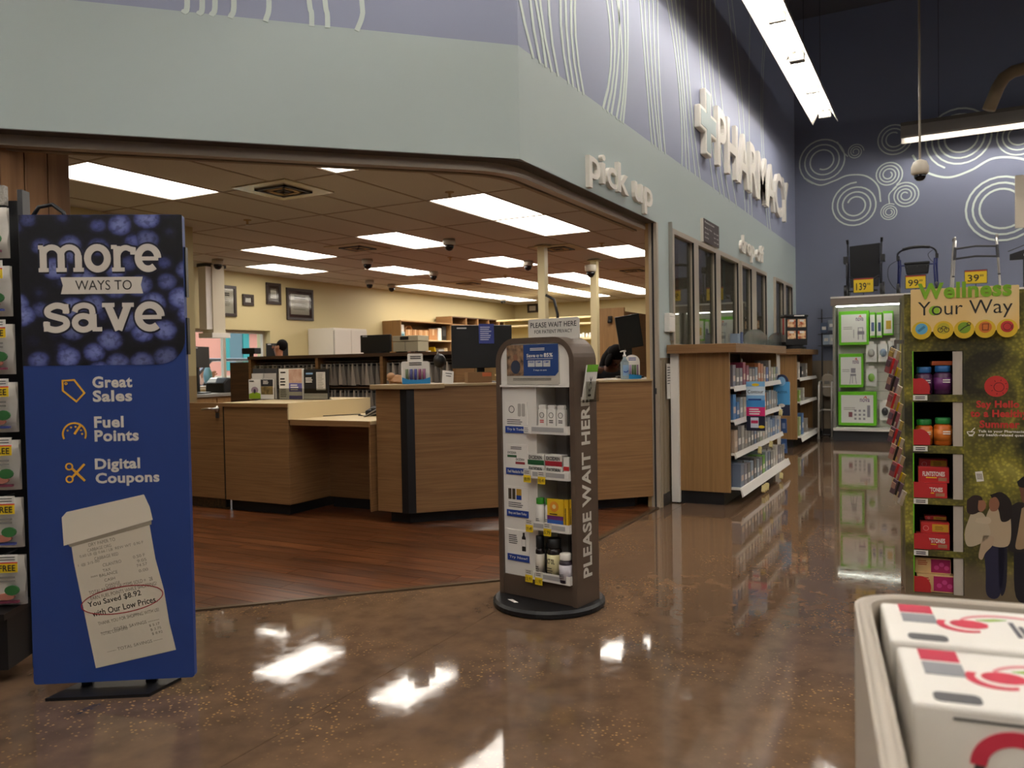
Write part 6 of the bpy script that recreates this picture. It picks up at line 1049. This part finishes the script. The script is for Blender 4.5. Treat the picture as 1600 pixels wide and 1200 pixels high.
text(W, 'Say Hello', m_rd, .142, .326, .952, .998, -.001, .04); text(W, 'to a Healthy', m_rd, .116, .362, .905, .952, -.001, .04); text(W, 'Summer', m_rd, .156, .328, .862, .9, -.001, .04)
text(W, 'Talk to your Pharmacist for', m_paper, .15, .385, .836, .852, -.001, .03); text(W, 'any health-related questions', m_paper, .15, .385, .818, .834, -.001, .03); MB().ribbon(arc(.118, .842, .016, 180, 360, 10), .004, -.0015, 0).ribbon([(.102, .842), (.134, .842)], .004, -.0015, 0).ribbon([(.118, .842), (.136, .862)], .004, -.0016, 0).ribbon([(.108, .822), (.128, .822)], .004, -.0015, 0).build('mortar_icon', m_paper, W)
q = MB().obox((.155, -.0015, .62), (.032, .001, .05), (0, R(-8), 0)).build('barcode_sticker', m_paper, W); mb = MB()
for i in range(5): mb.obox((.145+.005*i, -.0025, .62), (.002, .0006, .03), (0, R(-8), 0))
mb.build('barcode_bars', m_ink, q)['kind'] = 'stuff'
# printed family: woman carrying a child, man at the edge
def blob(nm_, pts, c, y): MB().prism(bez(pts+[pts[0]], 5)[:-1], y, y+.0006, 'xz').build(nm_, mat(c, .6), W)
blob('jeans_print', [(.165, .33), (.25, .33), (.262, .2), (.24, .03), (.185, .03), (.18, .16)], '#24233c', -.0008); blob('jeans_print', [(.235, .32), (.27, .3), (.27, .1), (.25, .03), (.238, .1)], '#1a1a2c', -.0008)
blob('coat_print', [(.2, .47), (.27, .48), (.29, .38), (.275, .28), (.19, .29), (.18, .4)], '#b5a184', -.0012); blob('hair_print', [(.2, .53), (.25, .545), (.29, .5), (.29, .42), (.25, .4), (.235, .46)], '#1d1311', -.0016); blob('face_print', [(.2, .51), (.225, .52), (.24, .49), (.23, .455), (.205, .45), (.195, .48)], '#8c5d45', -.002)
blob('child_dress_print', [(.115, .43), (.165, .44), (.19, .39), (.2, .33), (.15, .28), (.1, .27), (.09, .34)], '#b9a98e', -.0024); blob('child_leg_print', [(.17, .33), (.215, .32), (.21, .28), (.18, .24), (.165, .205), (.15, .215), (.155, .26)], '#b39c80', -.0024); blob('child_hair_print', [(.1, .5), (.13, .525), (.165, .515), (.165, .46), (.13, .43), (.1, .44)], '#2a1a16', -.0028); blob('child_face_print', [(.15, .5), (.175, .5), (.182, .47), (.165, .445), (.148, .455)], '#96664c', -.0032); blob('child_arm_print', [(.14, .41), (.19, .42), (.205, .4), (.19, .385), (.14, .39)], '#c2b196', -.0032)
blob('jacket_print', [(.29, .48), (.33, .5), (.38, .46), (.38, .28), (.28, .26), (.275, .38)], '#211a19', -.0008); blob('shirt_print', [(.335, .47), (.36, .47), (.365, .3), (.31, .27), (.32, .36)], '#a58a68', -.0012); blob('man_legs_print', [(.3, .28), (.38, .28), (.38, .03), (.31, .03)], '#17141c', -.0006); blob('man_head_print', [(.325, .57), (.355, .6), (.375, .57), (.37, .51), (.34, .5)], '#6f4a36', -.0016); blob('man_hair_print', [(.315, .6), (.35, .63), (.38, .61), (.36, .575), (.325, .575)], '#17100e', -.002)
def wpt(x, y, z): c, s = math.cos(R(-84)), math.sin(R(-84)); return (4.6+c*x-s*y, s*x+c*y, z)
WG = 'products in the cardboard display'
def wbottle(label, x, y, z, r, h, body, cap, lab):
    b = thing('vitamin_bottle', label, 'bottle', wpt(x, y, z), -84, WG); hb = h*.78; MB().lathe([(r*.9, 0), (r, .006), (r, hb*.88), (r*.72, hb)], 22).build('body', body, b, smooth=True); MB().lathe([(r*.84, hb), (r*.86, hb+.003), (r*.86, h-.004), (r*.78, h)], 22).build('lid', cap, b, smooth=True)
    MB().lathe([(r*1.015, hb*.2), (r*1.015, hb*.75)], 22).build('label_wrap', lab, b, smooth=True); lines(b, m_paper, -r*.1, r*.7, hb*.5, hb*.7, 2, -r*1.04, fill=.5); return b
m_pur = mat('#4a2348', .35); m_org = mat('#c8641c', .35); m_gcap = mat('#1f7a34', .4); m_bcap = mat('#245f9a', .4)
wbottle('purple vitamin bottle with a blue lid behind the red tab, upper cell', -.085, .06, 1.028, .04, .14, m_pur, m_bcap, mat('#5a3358', .4)); wbottle('purple vitamin bottle with a blue lid at the right of the upper cell', .0, .05, 1.028, .042, .145, m_pur, m_bcap, mat('#6a2a6a', .4))
b = thing('orange_card', 'orange card lying on the bottles in the upper cell of the cardboard display', 'card', wpt(.0, .1, 1.176), -84); B('card', mat('#c4622c', .5), b, -.05, .05, -.06, .04, 0, .02); B('card_edge', mat('#a34a20', .5), b, -.05, .05, -.062, -.06, .002, .018)
wbottle('orange vitamin bottle with a green lid behind the red tab, second cell', -.085, .06, .769, .04, .13, m_org, m_gcap, mat('#d88a3a', .4)); wbottle('orange vitamin bottle with a green lid at the right of the second cell', .0, .05, .769, .042, .14, m_org, m_gcap, mat('#d4782a', .4))
def cbox(label, x, y, z, w, h, kind):
    b = thing('vitamin_box', label, 'box', wpt(x, y, z), -84, WG); B('carton', mat('#c02c2e', .45) if kind != 3 else mat('#d8b27c', .5), b, -w/2, w/2, 0, .05, 0, h, .001)
    if kind == 1: text(b, 'FLINTSTONES', m_paper, -w*.36, w*.36, h*.42, h*.72, -.001, .03); B('yellow_strip', m_yel, b, -w*.25, w*.1, -.001, 0, h*.3, h*.36); B('figure_patch', mat('#a87a5a', .5), b, w*.15, w*.42, -.001, 0, h*.12, h*.34)
    elif kind == 2: B('yellow_panel', mat('#c89a2a', .5), b, -w*.1, w*.47, -.001, 0, h*.15, h*.85); MB().ribbon(arc(-w*.32, h*.45, h*.22, 0, 360, 14)[:-1], .003, -.001, 0, True).build('round_mark', mat('#d88a86', .5), b); lines(b, mat('#8a6a1a', .5), 0, w*.35, h*.3, h*.7, 3, -.002)
    else: B('magenta_panel', mat('#a81f5c', .5), b, -w*.05, w*.48, -.001, 0, h*.08, h*.92); lines(b, mat('#b0482a', .5), -w*.42, -w*.1, h*.5, h*.85, 3, -.001); [MB().prism(arc(w*(.1+.14*i), h*(.4+.2*(i % 2)), w*.07, 0, 360, 12)[:-1], -.002, -.001, 'xz').build('berry_print', mat('#c94a86', .5), b) for i in range(3)]
    return b
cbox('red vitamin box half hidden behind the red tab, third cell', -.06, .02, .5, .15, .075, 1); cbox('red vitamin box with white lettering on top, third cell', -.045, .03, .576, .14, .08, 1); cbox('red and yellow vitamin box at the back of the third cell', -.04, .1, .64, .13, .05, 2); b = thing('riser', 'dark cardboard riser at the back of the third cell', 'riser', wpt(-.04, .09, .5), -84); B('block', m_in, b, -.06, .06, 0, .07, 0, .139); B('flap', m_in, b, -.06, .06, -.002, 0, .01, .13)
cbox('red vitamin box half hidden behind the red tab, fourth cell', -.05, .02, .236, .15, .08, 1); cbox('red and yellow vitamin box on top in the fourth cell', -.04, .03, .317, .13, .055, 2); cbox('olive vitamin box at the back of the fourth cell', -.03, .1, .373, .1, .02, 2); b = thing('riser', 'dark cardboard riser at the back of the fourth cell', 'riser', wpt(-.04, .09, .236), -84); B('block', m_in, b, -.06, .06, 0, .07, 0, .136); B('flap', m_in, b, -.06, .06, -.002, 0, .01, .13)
cbox('yellow and magenta vitamin box, lower one of the lowest cell', -.04, .02, .016, .17, .09, 3); cbox('yellow and magenta vitamin box, upper one of the lowest cell', -.05, .04, .107, .165, .08, 3)
# clip strip of booklets at the display's left edge
t = thing('clip_strip', 'clip strip hanging beside the left edge of the cardboard display', 'strip', wpt(-.215, .06, .45), -84); B('strip', m_steel, t, -.006, .006, .02, .024, 0, .86); B('hook', m_steel, t, -.006, .04, .02, .026, .84, .86)
bk_ = [mat(c, .5) for c in ('#c9b48a', '#a8646a', '#c9b060', '#6f5a64', '#cfc3ae', '#b08a7a')]
for k in range(17):
    b = thing('booklet', f'{ORD[k]} booklet from the top on the clip strip', 'booklet', wpt(-.226+.0015*k-.014*(k % 2), .03-.02*(k % 2), 1.19-.045*k), -84, 'booklets on the clip strip'); MB().obox((0, 0, .03), (.055, .006, .1), (R(28), R(28), R(-25))).build('cover', bk_[k % 6], b); MB().obox((.004, -.006, .03), (.012, .004, .098), (R(28), R(28), R(-25))).build('spine_stripe', (m_paper, m_red, m_yel, m_ink)[k % 4], b); MB().obox((-.015, -.0055, .045), (.02, .004, .04), (R(28), R(28), R(-25))).build('title_print', bk_[(k+2) % 6], b)
# ================================================================== FOREGROUND BIN OF CARTONS
T = thing('dump_bin', 'pale rounded plastic bin in the near right corner', 'bin', (1.5, -.16, 0), -82.4)
def rr2(x0, x1, y0, y1, r): return rrect(x0, x1, y0, y1, r, 8)
m_bin = mat('#b8aea0', .45); outer, inner = rr2(-.29, .33, -.8, .265, .09), rr2(-.262, .302, -.772, .237, .065)
mb = MB(); n = len(outer); mb.v = [(x, y, z) for z in (0, .755) for x, y in outer]+[(x, y, z) for z in (.755, .1) for x, y in inner]
mb.f = [(i, (i+1) % n, n+(i+1) % n, n+i) for i in range(n)]+[(n+i, n+(i+1) % n, 2*n+(i+1) % n, 2*n+i) for i in range(n)]+[(2*n+i, 2*n+(i+1) % n, 3*n+(i+1) % n, 3*n+i) for i in range(n)]+[tuple(range(n-1, -1, -1)), tuple(range(3*n, 4*n))]
auto_smooth(mb.build('shell', m_bin, T)); MB().path([(x, y, .748) for x, y in rr2(-.276, .316, -.786, .251, .078)], .012, 8, True).build('rim', m_bin, T, smooth=True); B('inner_floor', m_bin, T, -.26, .3, -.77, .235, .46, .475)
def bwp(x, y, z): c, s = math.cos(R(-82.4)), math.sin(R(-82.4)); return (1.5+c*x-s*y, -.16+s*x+c*y, z)
def bcarton(label, x0, x1, y0, y1, z):
    b = thing('drink_carton', label, 'carton', bwp((x0+x1)/2, y0, .476), -82.4, 'white cartons in the foreground bin'); w = (x1-x0)/2; d = y1-y0; h = z-.476
    MB().box(-w, w, 0, d, 0, h).build('carton', m_paper, b, bevel=.006)
    def top(poly, c, nm_, dz=.0012): MB().prism([(p_[0], p_[1]) for p_ in poly], h, h+dz, 'xy').build(nm_, mat(c, .5), b)
    top([(-w+.03, d*.76), (-w+.085, d*.76), (-w+.085, d*.97), (-w+.03, d*.97)], '#c42a48', 'red_print'); top([(-w+.03, d*.5), (-w+.085, d*.5), (-w+.085, d*.72), (-w+.03, d*.72)], '#8f9094', 'grey_print'); top(rrect(-w+.03, -w+.09, d*.06, d*.2, .01), '#5b5a5c', 'dark_label')
    top(arc(-w+.135, d*.55, .03, 0, 360, 16, .022)[:-1], '#cf2f4a', 'fruit_print'); top([(p_[0], p_[1]) for p_ in arc(-w+.125, d*.52, .042, 150, 300, 10, .04)+arc(-w+.13, d*.53, .034, 300, 150, 10, .032)], '#cf2f4a', 'swirl_print'); top([(p_[0], p_[1]) for p_ in arc(-w+.2, d*.58, .08, 160, 60, 12, .06)+arc(-w+.2, d*.56, .076, 60, 160, 12, .056)], '#d98a90', 'swirl_print'); top([(-w+.15, d*.68), (-w+.18, d*.74), (-w+.2, d*.74), (-w+.17, d*.67)], '#8fb32c', 'leaf_print')
    for q in range(3): top([(-w+.2+.011*q, d*.32), (-w+.207+.011*q, d*.32), (-w+.207+.011*q, d*.68-.02*q), (-w+.2+.011*q, d*.68-.02*q)], '#5a5860', 'word_print')
    top([(p_[0], p_[1]) for p_ in arc(-w+.3, d*.35, .05, 110, 40, 8, .05)+arc(-w+.3, d*.3, .05, 40, 110, 8, .05)], '#cf2f4a', 'swirl_print'); top([(-w+.03+.3, d*.6), (-w+.36, d*.6), (-w+.36, d*.66), (-w+.33, d*.66)], '#6b6a70', 'word_print')
    g = MB().ribbon(arc(-w+.125, h-.075, .045, 180, 75, 10, .04), .02, -.0015, 0); g.build('front_swirl', mat('#cf2f4a', .5), b); MB().ribbon(arc(-w+.13, h-.09, .05, 200, 150, 6), .012, -.0014, 0).build('front_shade', m_dgrey, b); lines(b, m_dgrey, -w+.05, w-.03, h-.02, h-.012, 1, -.0014, 'front_print', .4)
    return b
bcarton('white drink carton with red print at the back of the foreground bin', -.243, .285, .0, .222, .75); bcarton('white drink carton with red print at the front of the foreground bin', -.235, .285, -.245, -.012, .745)
